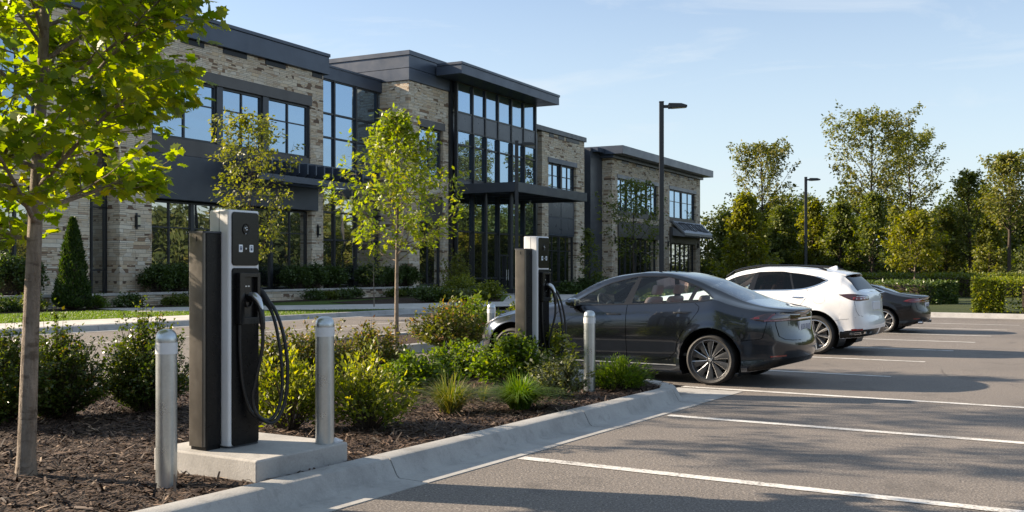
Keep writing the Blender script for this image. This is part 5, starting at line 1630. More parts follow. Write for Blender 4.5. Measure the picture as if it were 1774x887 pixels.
def make_wheel(T, x, y, zc, r, rr, w, side, style, mats=('gunmetal', 'alloy')):
    """wheel > tyre, rim, spokes; side -1 is the near side"""
    e = bpy.data.objects.new('wheel', None); COL.objects.link(e); e.parent = T
    e.location = (x, y, zc); e.rotation_euler = (0, random.uniform(0, 6), 0)
    o = side
    t = MB()
    prof = [(rr - .004, o*w*.46), (rr + .012, o*w*.50), (rr + (r-rr)*.45, o*w*.535), (r - .022, o*w*.50), (r - .006, o*w*.44), (r, o*w*.34), (r, -o*w*.34), (r - .01, -o*w*.46), (rr, -o*w*.48)]
    t.lathe(prof, 48, 'y'); t.build('tyre', M['tyre'], e, smooth=35)
    b = MB()
    b.lathe([(rr - .002, o*w*.455), (rr - .012, o*w*.475), (rr - .020, o*w*.45), (rr - .026, o*w*.36)], 48, 'y'); b.build('rim', M['rim_dark' if style.get('dark') else mats[1]], e, smooth=40)
    b = MB(); b.lathe([(rr - .026, o*w*.36), (rr - .045, o*w*.1), (rr - .05, -o*w*.45)], 40, 'y'); b.build('rim_barrel', M['cabin'], e, smooth=40)
    b = MB(); b.lathe([(.0005, o*w*.02), (rr*.70, o*w*.02), (rr*.70, -o*w*.08)], 36, 'y'); b.build('brake_disc', M['disc'], e, smooth=30)
    sp = MB(); ed = MB()
    n = style['n']
    yo = o*w
    for k in range(n):
        a = 2*PI*k/n
        r0, r1 = .045, rr - .018
        wa0, wa1 = style['w0'], style['w1']
        tw = style.get('twist', 0.)*side
        def P(rad, da, yy): 
            ang = a + da/rad + tw*(rad - r0)/(r1 - r0)
            return (rad*math.cos(ang), yy, rad*math.sin(ang))
        secs = []
        for q in (0, .5, 1.):
            rad = r0 + (r1 - r0)*q; ww = wa0 + (wa1 - wa0)*q; d = yo*(.44 - .10*(1-q)*.6 - .02*math.sin(PI*q)); 
            secs.append(sp.verts([P(rad, -ww/2, d - yo*.02), P(rad, 0, d), P(rad, ww/2, d - yo*.035), P(rad, ww/2, d - yo*.18), P(rad, -ww/2, d - yo*.18)]))
            if q == 0: es = []
            es.append(ed.verts([P(rad, -ww/2 - .001, d - yo*.016), P(rad, -ww/2 + style['edge'], d - yo*.006), P(rad, -ww/2 - .002, d - yo*.07)]))
        for u, v in zip(secs, secs[1:]):
            for q in range(5):
                z = (q + 1) % 5; sp.face([u + q, u + z, v + z, v + q])
        for u, v in zip(es, es[1:]):
            ed.face([u, u + 1, v + 1, v]); ed.face([u + 2, u, v, v + 2])
    sp.lathe([(.0005, yo*.40), (.03, yo*.40), (.052, yo*.385), (.062, yo*.33), (.062, yo*.2)], 20, 'y')
    so = sp.build('spokes', M[mats[0]], e, smooth=25)
    ed.build('spoke_edges', M[mats[1]], e)
    c = MB(); c.lathe([(.0005, yo*.425), (.022, yo*.42), (.026, yo*.40)], 18, 'y'); c.build('hub_cap', M['silver'], e, smooth=40)
    bl = MB()
    for k in range(5):
        an = 2*PI*k/5 + .3
        bl.lathe([(.0005, yo*.41), (.007, yo*.408), (.008, yo*.38)], 8, 'y', (.043*math.cos(an), 0, .043*math.sin(an)))
    bl.build('lug_nuts', M['silver'], e, smooth=40)
    return e

def wheel_wells(T, car):
    m = MB()
    for xw, zc, R in car.p['arches']:
        for sg in (-1, 1):
            n = 22; A = []; 
            yo = car.width(xw, zc + R + .02) - .035
            for k in range(n + 1):
                a = -.5 + (PI + 1.0)*k/n
                A.append(m.verts([(xw + (R+.004)*math.cos(a), sg*yo, zc + (R+.004)*math.sin(a)), (xw + (R+.004)*math.cos(a), sg*.42, zc + (R+.004)*math.sin(a))]))
            for u, v in zip(A, A[1:]): m.face([u, v, v+1, u+1])
            m.face([u + 1 for u in A])
    m.build('wheel_well', M['black'], T)
    m = MB()
    L = car.L; z = car.p['floor']
    m.box(.35, L - .78, -.42, .42, z, z + .03)
    a = car.p['arches']
    xa, xb = a[0][0] + a[0][2] + .02, a[1][0] - a[1][2] - .02
    m.box(xa, xb, -.86, .86, z + .002, z + .028)
    m.box(a[1][0] + a[1][2] + .01, a[1][0] + a[1][2] + .12, -.6, .6, z + .12, z + .15); m.box(.2, a[0][0] - a[0][2] - .01, -.7, .7, z + .05, z + .08)
    m.build('floor_pan', M['black'], T)

def cabin(T, car, x_dash, x_f, x_r, zf, ztop, y=.38, bf=.76, br=.62):
    """seats, dashboard and wheel seen through the glass"""
    def seat(x, yy, wd, back):
        s = MB()
        s.box(x - .26, x + .24, yy - wd/2, yy + wd/2, zf + .10, zf + .30)
        s.prism_y([(x + .16, zf + .26), (x + .30, zf + .26), (x + .46, zf + back), (x + .35, zf + back)], yy - wd*.45, yy + wd*.45)
        o = s.build('seat', M['seat'], T, bevel=.05, seg=3, smooth=50)
        for hh in ([yy] if wd < .7 else [yy - wd*.27, yy + wd*.27]):
            h = MB(); h.prism_y([(x + .38, zf + back + .03), (x + .47, zf + back + .03), (x + .50, zf + back + .17), (x + .42, zf + back + .17)], hh - .13, hh + .13)
            h.build('headrest', M['seat'], o, bevel=.035, seg=3, smooth=50)
    seat(x_f, -y, .50, bf); seat(x_f, y, .50, bf); seat(x_r, 0, 1.22, br)
    d = MB(); d.box(x_dash - .25, x_dash + .28, -.72, .72, zf + .25, ztop); d.box(x_dash + .28, x_f - .1, -.12, .12, zf + .05, zf + .36)
    dd = d.build('dashboard', M['cabin'], T, bevel=.05)
    sc = MB(); sc.box(x_dash + .29, x_dash + .31, -.20, .20, ztop - .06, ztop + .14); sc.build('centre_screen', M['screen'], dd)
    w = MB()
    c = Vector((x_dash + .46, -y, ztop - .01)); ax = Vector((.87, 0, .42)).normalized(); u = Vector((0, 1, 0)); v = ax.cross(u)
    w.tube([c + (u*math.cos(q) + v*math.sin(q))*.18 for q in np.linspace(0, 2*PI, 25)], .018, 8, cap=False)
    for q in (0.3, PI - .3, -PI/2): w.tube([c, c + (u*math.cos(q) + v*math.sin(q))*.17], .022, 6)
    w.tube([c, c - ax*.25], .03, 8)
    w.build('steering_wheel', M['cabin'], T, smooth=50)
    l = MB(); l.box(x_dash, x_r + .7, -.80, .80, zf - .02, zf + .02)
    l.box(x_r + .52, x_r + .95, -.62, .62, zf + .62, zf + .66)
    l.build('cabin_floor', M['cabin'], T)
    dr = MB()
    for sg in (-1, 1): dr.box(x_dash, x_r + .3, sg*.80 - .02, sg*.80 + .02, zf, ztop - .04)
    dr.build('door_lining', M['cabin'], T)

def mirror_pair(T, x, z, y, paint):
    for sg in (-1, 1):
        m = MB()
        m.lathe([(.001, -.13), (.05, -.12), (.075, -.04), (.078, .03), (.06, .10), (.001, .12)], 14, 'y', (0, 0, 0))
        o = m.build('side_mirror', paint, T, smooth=60); o.location = (x, sg*(y + .10), z); o.scale = (1.15, 1., .85); o.rotation_euler = (0, 0, sg*-.1)
        g = MB(); g.box(.055, .072, -.085, .085, -.05, .05); g.build('mirror_glass', M['chrome'], o)
        a = MB(); a.box(-.03, .03, -sg*.02 - .10 if sg > 0 else .0, .0 if sg > 0 else .12, -.09, -.05); a.build('mirror_arm', M['black'], o)

def handle(T, car, x0, x1, z, mat, bulge=.014, name='door_handle', sgns=(-1, 1)):
    for sg in sgns:
        m = MB(); h = .011
        n = 8; ids = []
        for k in range(n + 1):
            x = x0 + (x1 - x0)*k/n
            o = .002 + bulge*math.sin(PI*k/n)**.5
            ids.append(m.verts([car.spt(x, z - h, sg, .001), car.spt(x, z - h*.7, sg, o), car.spt(x, z + h*.7, sg, o), car.spt(x, z + h, sg, .001)]))
        for a, b in zip(ids, ids[1:]):
            for q in range(3):
                f = [a + q, b + q, b + q + 1, a + q + 1]; m.face(f if sg < 0 else f[::-1])
        m.build(name, mat, T, smooth=40)

M['rim_dark'] = m_simple('dark_rim', (.09, .093, .10), .3, .8, .08, 6.)
GL_CLEAR = m_car_glass('car_glass_clear', (.84, .92, .91), .0, .85)
GL_TINT = m_car_glass('car_glass_tinted', (.06, .065, .07), .0, .6)
GL_REAR = m_car_glass('car_glass_rear', (.22, .25, .27), .04)
GL_ROOF = m_car_glass('car_glass_roof', (.16, .18, .19), .03)
P_GREY = m_paint('grey_paint', (.036, .043, .056), .9, .20, 1.)
P_WHITE = m_paint('white_paint', (.70, .71, .73), .0, .4, 1.)
P_BLACK = m_paint('black_paint', (.003, .0036, .006), .0, .35, .7)

SEDAN = dict(L=4.95, xn=.55, xt=.56, en=2.5, et=2.35, floor=.17, flare=.016,
    ztop=[(0, .64), (.06, .69), (.2, .775), (.45, .875), (.8, .965), (1.2, 1.04), (1.5, 1.095), (1.62, 1.15), (1.78, 1.25), (2.05, 1.39), (2.4, 1.475), (2.8, 1.505), (3.1, 1.49), (3.4, 1.437), (3.8, 1.305), (4.28, 1.115), (4.55, 1.05), (4.83, 1.018), (4.95, 1.0)],
    zbelt=[(0, .60), (.2, .70), (.5, .80), (1, .90), (1.5, .975), (1.74, 1.005), (2.65, 1.045), (3.2, 1.068), (3.74, 1.10), (3.92, 1.125), (4.1, 1.07), (4.35, 1.01), (4.65, .975), (4.95, .955)],
    zdlo=[(0, .61), (.5, .815), (1.2, .95), (1.6, 1.01), (1.72, 1.02), (1.85, 1.095), (2.0, 1.19), (2.3, 1.345), (2.66, 1.43), (3.06, 1.432), (3.3, 1.39), (3.52, 1.315), (3.75, 1.225), (3.92, 1.135), (4.1, 1.085), (4.35, 1.03), (4.65, .985), (4.95, .963)],
    zrail=[(0, .625), (.2, .74), (.5, .85), (1.2, 1.0), (1.5, 1.05), (1.74, 1.12), (2.0, 1.265), (2.3, 1.39), (2.66, 1.46), (3.06, 1.462), (3.4, 1.395), (3.75, 1.275), (4.0, 1.18), (4.28, 1.082), (4.6, 1.02), (4.95, .978)],
    yrail=[(0, .55), (.5, .68), (1.2, .73), (1.6, .71), (2.0, .655), (2.6, .61), (3.1, .605), (3.6, .605), (4.0, .63), (4.3, .675), (4.7, .70), (4.95, .68)],
    wmax=[(0, .86), (.4, .93), (.83, .955), (1.5, .95), (2.5, .95), (3.3, .96), (3.88, .985), (4.3, .965), (4.65, .935), (4.95, .89)],
    zsill=[(0, .22), (.3, .19), (1, .17), (3.4, .165), (4.3, .19), (4.6, .235), (4.95, .30)],
    side=[(0, .955), (.08, .968), (.20, .955), (.30, .962), (.48, .992), (.64, 1.0), (.82, .985), (.93, .955), (1, .925)],
    tail=[(.2, -.15), (.3, -.10), (.40, -.035), (.5, -.02), (.58, -.03), (.66, -.06), (.8, -.095), (.93, -.105), (.955, -.098), (.972, -.06), (.99, -.045), (1.02, -.05), (1.2, -.1)],
    nose=[(.2, .10), (.4, .02), (.55, .0), (.65, .03), (.8, .15)],
    arches=[(.83, .335, .425), (3.88, .335, .425)],
    cuts=[1.74, 2.60, 2.72, 3.55, 3.61, 3.90, 1.60, 2.30, 3.30, 4.26, 1.5],
    glass=[('front_glass', 1.74, 2.60), ('rear_glass', 2.72, 3.55), ('quarter_glass', 3.61, 3.90)],
    pillars=[(2.60, 2.72), (3.55, 3.61)],
    shear=[(0, 0), (1.7, 0), (2.2, .04), (2.6, .12), (2.72, .06), (3.2, .03), (3.55, .035), (3.8, .0), (4.95, 0)],
    topglass=[('windshield', 1.60, 2.30), ('roof_glass', 2.30, 3.30), ('rear_window', 3.30, 4.26)], topskip=2,
    glassmat={'front_glass': GL_CLEAR, 'rear_glass': GL_CLEAR, 'quarter_glass': GL_CLEAR, 'windshield': GL_CLEAR, 'roof_glass': GL_ROOF, 'rear_window': GL_REAR},
    clad=None)

def sedan(name, label, P, paint, rot, loc, scale=1., variant=0):
    T = thing(name, label, 'car', loc, rot, 'cars parked nose-in along the strip')
    T.scale = (scale,)*3
    c = Car(P); c.build_body(T, paint)
    wheel_wells(T, c)
    st = {'n': 10, 'w0': .020, 'w1': .098, 'twist': .06, 'edge': .0045, 'dark': 1} if variant == 0 else {'n': 10, 'w0': .022, 'w1': .036, 'twist': .0, 'edge': .012}
    for xw, zc, R in P['arches']:
        for sg in (-1, 1): make_wheel(T, xw, sg*.835, .334, .334, .272, .235, sg, st, ('gunmetal', 'alloy'))
    cabin(T, c, 1.62, 2.45, 3.12, .38, 1.02, bf=.66 if variant else .76)
    mirror_pair(T, 1.86, 1.06, .90, paint)
    # shut lines
    g = MB()
    c.strip(g, [(2.66, z) for z in np.linspace(.27, 1.035, 14)])
    c.strip(g, [(3.66 + .0, 1.075), (3.73, 1.03), (3.72, .97), (3.62, .84), (3.49, .68), (3.42, .56), (3.385, .42), (3.30, .335), (3.15, .31), (2.9, .30), (2.66, .295), (2.4, .29), (1.8, .28), (1.55, .285)])
    c.strip(g, [(1.55, .285), (1.50, .45), (1.50, .7), (1.56, .9), (1.66, .98)])
    c.strip(g, [(4.31, .60), (4.42, .615), (4.52, .62), (4.58, .64), (4.62, .76), (4.64, .85)])
    c.strip(g, [(4.72, .965), (4.745, .80), (4.77, .66), (4.82, .62), (4.88, .605), (4.93, .60)])
    g.build('door_gap', M['gap'], T)
    e = MB()
    c.strip(e, [(x, c.zbelt(x) + .002) for x in np.linspace(1.72, 3.90, 40)], .016, .004)
    e.build('window_trim', M['chrome'] if variant else M['blackgloss'], T)
    e = MB()
    c.strip(e, [(x, c.zdlo(x) - .003) for x in np.linspace(1.76, 3.90, 40)], .016, .004)
    e.build('window_trim', M['chrome'] if variant else M['blackgloss'], T)
    handle(T, c, 2.36, 2.58, .905, M['chrome'] if variant else M['blackgloss'], .008); handle(T, c, 3.36, 3.58, .945, M['chrome'] if variant else M['blackgloss'], .008)
    # lamps
    for sg in (-1, 1):
        t = MB(); c.patch(t, [(4.42, .885), (4.52, .862), (4.66, .848), (4.95, .856)], [(4.42, .887), (4.52, .925), (4.68, .962), (4.80, .962), (4.95, .935)], 4.42, 4.947, 34, 7, .007, (sg,))
        tl = t.build('tail_light', M['tail_dark'] if variant == 0 else M['tail'], T, smooth=40)
        t = MB(); c.patch(t, [(4.64, .862), (4.70, .862), (4.947, .872)], [(4.64, .864), (4.70, .945), (4.80, .948), (4.947, .925)], 4.665, 4.88, 16, 5, .011, (sg,))
        t.build('lamp_lens', M['smoke_clear'] if variant == 0 else M['tail'], tl, smooth=40)
        t = MB(); c.strip(t, [(4.60, .856), (4.64, .87), (4.69, .93), (4.72, .952)], .022, .0125, (sg,)); c.strip(t, [(4.62, .862), (4.72, .862), (4.80, .866), (4.88, .872)], .014, .0125, (sg,)); c.strip(t, [(4.47, .893), (4.54, .895)], .018, .011, (sg,))
        t.build('lamp_band', M['tail'], tl)
    t = MB(); c.patch(t, [(.14, .66), (.3, .715), (.52, .80)], [(.14, .675), (.3, .785), (.52, .835)], .16, .50, 20, 5, .006); t.build('headlight', M['lens'], T, smooth=40)
    for sg in (-1, 1):
        t = MB(); c.patch(t, [(4.36, c.zsill(4.36) + .004), (4.6, c.zsill(4.6) + .004), (4.95, .304)], [(4.36, .245), (4.50, .31), (4.66, .35), (4.95, .375)], 4.38, 4.94998, 30, 4, .006, (sg,)); t.build('bumper_trim', M['black'], T, smooth=40)
    t = MB(); c.strip(t, [(4.66, .40), (4.74, .405), (4.82, .41)], .02, .006); t.build('reflector', M['tail'], T)
    t = MB(); c.strip(t, [(x, .245 + .0) for x in np.linspace(1.35, 3.40, 30)], .012, .004); t.build('sill_trim', M['silver'], T)
    t = MB(); c.patch(t, [(.40, .5), (.56, .5)], [(.40, .57), (.56, .57)], .30, .40, 8, 3, .004) if False else c.strip(t, [(.16, .50), (.24, .52), (.30, .53)], .05, .004); t.build('side_vent', M['rubber'], T)
    # bright bar and plate across the tail
    xr = c.pt(P['L'] - .0005, .80).x
    t = MB(); t.box(xr - .012, xr + .010, -.30, .30, .865, .885); t.build('tail_bar', M['chrome'], T, bevel=.004)
    t = MB(); t.box(xr - .02, xr + .012, -.255, .255, .685, .84); pl = t.build('licence_plate', M['plate'], T, bevel=.006)
    t = MB()
    for k, ch in enumerate((-.17, -.10, -.03, .05, .12, .19)):
        t.box(xr + .0125, xr + .0138, ch - .022, ch - .010, .72, .80); t.box(xr + .0125, xr + .0138, ch + .008, ch + .020, .72, .80); t.box(xr + .0125, xr + .0138, ch - .010, ch + .008, .79 if k % 2 else .755, .80 if k % 2 else .767)
    t.build('plate_letters', M['ink'], pl)
    if variant:
        for sg in (-1, 1):
            t = MB(); t.lathe([(.048, 0), (.055, 0), (.055, -.12), (.048, -.12)], 16, 'x', (0, 0, 0), close=True); o = t.build('exhaust_pipe', M['chrome'], T, smooth=40); o.location = (4.86, sg*.60, .30); o.scale = (1, 1.5, .8)
    a = MB(); a.prism_y([(2.86, 1.50), (3.00, 1.495), (2.98, 1.535), (2.95, 1.535)], -.02, .02) if variant else a.box(2.80, 2.86, -.02, .02, 1.498, 1.512); a.build('roof_antenna', M['blackgloss'], T)
    return T

E2 = math.atan2(-.526, .851)
sedan('parked_car', 'dark grey metallic fastback sedan with clear side windows and pale seats, the nearest parked car', SEDAN, P_GREY, E2, (-.2056, 16.617, 0))

DARK = dict(SEDAN)
DARK['glassmat'] = {k: (GL_TINT if 'glass' in k else GL_REAR) for k in SEDAN['glassmat']}; DARK['glassmat']['roof_glass'] = GL_ROOF
DARK['ztop'] = [(0, .66), (.06, .71), (.2, .80), (.45, .895), (.8, .975), (1.2, 1.04), (1.5, 1.09), (1.62, 1.14), (1.78, 1.22), (2.05, 1.325), (2.4, 1.385), (2.8, 1.40), (3.1, 1.385), (3.4, 1.345), (3.8, 1.24), (4.22, 1.115), (4.5, 1.07), (4.83, 1.035), (4.95, 1.015)]
DARK['zdlo'] = [(0, .61), (.5, .815), (1.2, .95), (1.6, 1.01), (1.72, 1.02), (1.85, 1.08), (2.0, 1.16), (2.3, 1.275), (2.66, 1.335), (3.06, 1.335), (3.3, 1.30), (3.52, 1.245), (3.75, 1.18), (3.92, 1.132), (4.1, 1.085), (4.35, 1.03), (4.65, .985), (4.95, .963)]
DARK['zrail'] = [(0, .625), (.2, .74), (.5, .85), (1.2, 1.0), (1.5, 1.05), (1.74, 1.10), (2.0, 1.215), (2.3, 1.315), (2.66, 1.365), (3.06, 1.36), (3.4, 1.31), (3.75, 1.22), (4.0, 1.15), (4.28, 1.082), (4.6, 1.02), (4.95, .978)]
DARK['clad'] = None
O3 = (9.03, 25.5); _ax = 3.88*.88; _hw = .93*.88
sedan('parked_car', 'black low sedan with chrome window trim, the farthest parked car', DARK, P_BLACK, E2, (O3[0] - _ax*.851 + _hw*.526, O3[1] + _ax*.526 + _hw*.851, 0), .88, 1)

SUV = dict(L=4.66, xn=.5, xt=.36, en=2.8, et=3.4, floor=.25, flare=.022,
    ztop=[(0, .78), (.06, .86), (.2, .94), (.5, 1.0), (1.2, 1.09), (1.45, 1.13), (1.6, 1.20), (1.85, 1.36), (2.1, 1.49), (2.4, 1.565), (2.7, 1.595), (3.2, 1.592), (3.7, 1.56), (4.05, 1.505), (4.12, 1.49), (4.19, 1.44), (4.30, 1.335), (4.45, 1.18), (4.52, 1.145), (4.66, 1.12)],
    zbelt=[(0, .74), (.2, .85), (.5, .93), (1, 1.01), (1.5, 1.07), (1.9, 1.105), (2.6, 1.138), (3.2, 1.152), (3.45, 1.17), (3.65, 1.215), (3.80, 1.275), (3.90, 1.325), (4.02, 1.33), (4.15, 1.28), (4.3, 1.19), (4.45, 1.11), (4.66, 1.085)],
    zbw=[(0, .74), (.2, .85), (.5, .93), (1, 1.01), (1.5, 1.07), (1.9, 1.105), (2.6, 1.138), (3.2, 1.152), (3.6, 1.16), (4.0, 1.155), (4.25, 1.13), (4.45, 1.095), (4.66, 1.075)],
    zdlo=[(0, .755), (.5, .95), (1.5, 1.09), (1.68, 1.11), (1.85, 1.21), (2.1, 1.365), (2.4, 1.455), (2.6, 1.483), (3.05, 1.49), (3.4, 1.46), (3.66, 1.41), (3.80, 1.368), (3.90, 1.332), (4.02, 1.345), (4.15, 1.30), (4.3, 1.21), (4.45, 1.118), (4.66, 1.089)],
    zrail=[(0, .765), (.5, .965), (1.5, 1.105), (1.8, 1.24), (2.1, 1.42), (2.4, 1.515), (2.7, 1.548), (3.2, 1.545), (3.6, 1.515), (3.9, 1.465), (4.12, 1.415), (4.19, 1.37), (4.30, 1.28), (4.45, 1.14), (4.52, 1.118), (4.66, 1.097)],
    yrail=[(0, .62), (.5, .74), (1.2, .77), (1.6, .74), (2.1, .68), (2.7, .645), (3.3, .645), (3.9, .63), (4.15, .62), (4.4, .70), (4.55, .74), (4.66, .73)],
    wmax=[(0, .86), (.4, .92), (.85, .94), (1.5, .93), (2.5, .93), (3.2, .935), (3.72, .955), (4.2, .94), (4.45, .92), (4.66, .89)],
    zsill=[(0, .30), (.3, .27), (1, .25), (3.2, .25), (4.2, .30), (4.66, .345)],
    side=[(0, .955), (.08, .970), (.20, .962), (.34, .972), (.5, .99), (.66, 1.0), (.84, .985), (.94, .955), (1, .92)],
    tail=[(.3, -.10), (.40, -.03), (.5, .0), (.6, -.01), (.70, -.05), (.8, -.07), (.95, -.08), (1.08, -.11), (1.15, -.16), (1.3, -.3)],
    nose=[(.3, .08), (.5, .0), (.7, .0), (.9, .08), (1.0, .12)],
    arches=[(.88, .36, .44), (3.72, .36, .44)],
    cuts=[1.70, 2.44, 2.56, 3.30, 3.335, 3.89, 1.5, 2.1, 4.19, 4.46],
    glass=[('front_glass', 1.70, 2.44), ('rear_glass', 2.56, 3.30), ('quarter_glass', 3.335, 3.89)],
    pillars=[(2.44, 2.56), (3.30, 3.335)],
    shear=[(0, 0), (1.7, 0), (2.2, .03), (2.44, .10), (2.56, .06), (3.0, 0), (3.2, -.06), (3.3, -.11), (3.5, -.06), (3.75, 0.), (4.66, 0)],
    topglass=[('windshield', 1.5, 2.1), ('rear_window', 4.19, 4.46)], topskip=1,
    glassmat={'front_glass': GL_CLEAR, 'rear_glass': GL_TINT, 'quarter_glass': GL_TINT, 'windshield': GL_CLEAR, 'rear_window': GL_TINT},
    clad=None)
def suv(label, rot, loc):
    T = thing('parked_suv', label, 'car', loc, rot, 'cars parked nose-in along the strip')
    c = Car(SUV); c.build_body(T, P_WHITE); wheel_wells(T, c)
    for xw, zc, R in SUV['arches']:
        for sg in (-1, 1): make_wheel(T, xw, sg*.82, .352, .352, .275, .235, sg, {'n': 10, 'w0': .022, 'w1': .05, 'twist': .06, 'edge': .016}, ('gunmetal', 'alloy'))
    cabin(T, c, 1.62, 2.25, 3.05, .5, 1.12)
    mirror_pair(T, 1.82, 1.17, .88, P_WHITE)
    e = MB(); c.strip(e, [(x, c.zbelt(x) + .001) for x in np.linspace(1.70, 3.895, 44)] + [(3.91, 1.34)], .020, .004)
    c.strip(e, [(3.91, 1.335), (3.87, 1.352), (3.80, 1.378), (3.70, 1.405)], .018, .004); e.build('window_trim', M['chrome'], T)
    e = MB(); c.strip(e, [(x, c.zdlo(x) - .003) for x in np.linspace(1.74, 3.70, 40)], .016, .004); e.build('window_trim', M['blackgloss'], T)
    g = MB()
    c.strip(g, [(2.50, z) for z in np.linspace(.44, 1.13, 12)])
    c.strip(g, [(3.55, 1.185), (3.60, 1.12), (3.55, 1.0), (3.44, .85), (3.36, .70), (3.28, .55), (3.22, .45)])
    c.strip(g, [(4.42, 1.09), (4.43, .95), (4.46, .80), (4.50, .72), (4.56, .70), (4.64, .70)]); c.strip(g, [(4.08, .62), (4.2, .64), (4.3, .65), (4.45, .68)], .004)
    for k in range(17): pass
    g.build('door_gap', M['gap'], T)
    f = MB(); c.strip(f, [(3.80 + .11*math.cos(a), 1.0 + .085*math.sin(a)) for a in np.linspace(0, 2*PI, 25)], .0022, .002, (-1,)); f.build('filler_flap_gap', M['rubber'], T)
    handle(T, c, 2.22, 2.46, 1.03, M['chrome'], .022); handle(T, c, 3.28, 3.52, 1.03, M['chrome'], .022)
    for sg in (-1, 1):
        t = MB(); c.patch(t, [(4.14, 1.083), (4.25, 1.03), (4.38, .985), (4.50, .972), (4.66, .985)], [(4.14, 1.085), (4.25, 1.094), (4.38, 1.098), (4.50, 1.086), (4.66, 1.07)], 4.14, 4.645, 30, 7, .009, (sg,))
        tl = t.build('tail_light', M['tail_dark'], T, smooth=40)
        t = MB(); c.patch(t, [(4.36, .990), (4.5, .978), (4.655, .990)], [(4.36, 1.03), (4.5, 1.06), (4.655, 1.05)], 4.38, 4.62, 16, 5, .012, (sg,)); t.build('lamp_lens', M['tail'], tl, smooth=40)
        t = MB(); c.strip(t, [(4.46, 1.005), (4.54, 1.008), (4.60, 1.01)], .022, .015, (sg,)); c.strip(t, [(4.46, 1.042), (4.54, 1.044), (4.60, 1.045)], .016, .015, (sg,)); t.build('lamp_bar', M['plate'], tl)
    t = MB(); c.patch(t, [(.2, .80), (.6, .9)], [(.2, .86), (.6, .96)], .2, .55, 16, 4, .006); t.build('headlight', M['lens'], T, smooth=40)
    # spoiler over the rear glass
    s = MB(); n = 14; ids = []
    for k in range(n + 1):
        y = -.60 + 1.2*k/n; q = (abs(y)/.6)**2
        zt = 1.500 - .035*q
        ids.append(s.verts([(3.98, y, zt + .022), (4.245 - .05*q, y, zt - .026), (4.25 - .05*q, y, zt - .046), (4.10, y, zt - .055)]))
    for a, b in zip(ids, ids[1:]):
        for q in range(3): s.face([a + q, a + q + 1, b + q + 1, b + q])
    s.face([ids[0] + q for q in (3, 2, 1, 0)]); s.face([ids[-1] + q for q in (0, 1, 2, 3)])
    so = s.build('spoiler', P_WHITE, T, smooth=40)
    s = MB(); s.box(4.19, 4.243, -.2, .2, 1.447, 1.453); s.build('brake_light', M['tail'], so)
    for sg in (-1, 1):
        r = MB(); r.tube([(1.95 + (3.85 - 1.95)*k/12, sg*.60, c.ztop(1.95 + (3.85 - 1.95)*k/12) + (.012 if 0 < k < 12 else -.02)) for k in range(13)], .018, 8); r.build('roof_rail', M['blackgloss'], T, smooth=60)
    a = MB(); a.prism_y([(3.72, 1.555), (3.90, 1.535), (3.885, 1.60), (3.86, 1.605)], -.02, .02); a.build('roof_antenna', P_WHITE, T, bevel=.006)
    xr = c.pt(4.6595, .55).x
    for sg in (-1, 1):
        t = MB(); c.strip(t, [(4.33, .385), (4.42, .39), (4.50, .40), (4.58, .41), (4.64, .41)], .035, .012, (sg,)); t.build('exhaust_trim', M['chrome'], T)
        t = MB(); c.strip(t, [(4.37, .388), (4.44, .392), (4.51, .401)], .020, .018, (sg,)); t.build('exhaust_mouth', M['rubber'], T)
        t = MB(); c.strip(t, [(4.36, .458), (4.45, .462), (4.54, .466)], .03, .010, (sg,)); t.build('reflector', M['tail'], T)
    t = MB(); t.box(xr - .09, xr - .055, -.26, .26, .80, .95); t.build('licence_plate', M['plate'], T, bevel=.006)
    for sg in (-1, 1):
        t = MB(); c.patch(t, [(4.16, c.zsill(4.16) + .003), (4.4, c.zsill(4.4) + .003), (4.66, c.zsill(4.66) + .003)], [(4.16, .42), (4.3, .445), (4.66, .47)], 4.165, 4.65998, 32, 4, .006, (sg,)); t.build('lower_cladding', M['black'], T, smooth=40)
        t = MB(); c.patch(t, [(1.32, .253), (3.2, .253), (3.28, .253)], [(1.32, .41), (3.2, .41), (3.28, .41)], 1.325, 3.275, 24, 4, .006, (sg,)); t.build('lower_cladding', M['black'], T, smooth=40)
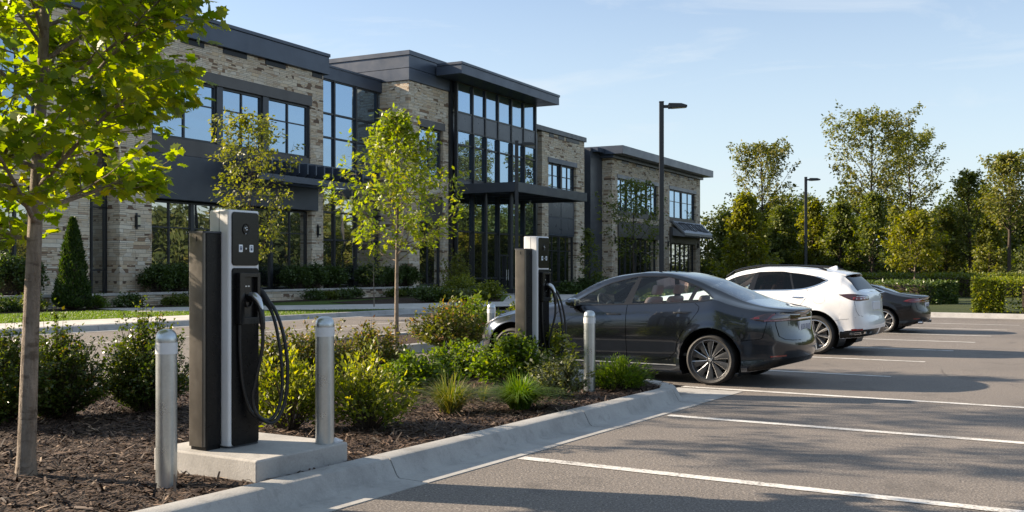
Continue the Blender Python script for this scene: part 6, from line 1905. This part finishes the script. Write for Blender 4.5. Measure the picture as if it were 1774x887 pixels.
    t = MB(); c.strip(t, [(x, .335) for x in np.linspace(1.35, 3.22, 24)], .02, .006); t.build('sill_trim', M['silver'], T)
    return T
O2 = (5.4625, 18.92); 
suv('white crossover with black roof rails and dark rear windows, between grey and black cars', E2, (O2[0] - 3.72*.851 + .93*.526, O2[1] + 3.72*.526 + .93*.851, 0))
# ================================================================ one object per separate piece
def split_islands(names, only=0):
    for o in [o for o in bpy.data.objects if o.type == 'MESH' and o.name.split('.')[0] in names and not o.children]:
        me = o.data; n = len(me.vertices); par = list(range(n))
        def find(a):
            while par[a] != a: par[a] = par[par[a]]; a = par[a]
            return a
        for p in me.polygons:
            v = p.vertices
            for k in v[1:]:
                a, b = find(v[0]), find(k)
                if a != b: par[a] = b
        isl = {}
        for p in me.polygons: isl.setdefault(find(p.vertices[0]), []).append(p)
        if len(isl) < 2 or (only and len(isl) != only): continue
        base = o.name.split('.')[0]; smooth = me.polygons[0].use_smooth
        for polys in isl.values():
            ids = sorted({v for p in polys for v in p.vertices}); mp_ = {v: i for i, v in enumerate(ids)}
            m2 = bpy.data.meshes.new(base)
            m2.from_pydata([me.vertices[v].co[:] for v in ids], [], [[mp_[v] for v in p.vertices] for p in polys])
            for m in me.materials: m2.materials.append(m)
            if smooth:
                m2.polygons.foreach_set('use_smooth', [True]*len(polys)); m2.set_sharp_from_angle(angle=math.radians(40))
            c = link(base, m2, o.parent); c.location = o.location; c.rotation_euler = o.rotation_euler; c.scale = o.scale
        bpy.data.objects.remove(o)
split_islands({'eaves_gap', 'mullion', 'spandrel', 'wheel_well', 'headlight', 'lintel', 'header_band', 'bumper_trim', 'reflector', 'sill_trim', 'window_trim', 'strip_light',
               'tail_light', 'lamp_lens', 'lamp_bar', 'side_vent', 'door_lining', 'inner_wall', 'lug_nuts', 'stone_wall_', 'door_gap', 'status_light', 'pillar_trim'})
split_islands({'glass_pane'}, 2)
for o in bpy.data.objects:
    if o.name.startswith('lug_nuts'): o.name = o.name.replace('lug_nuts', 'lug_nut')
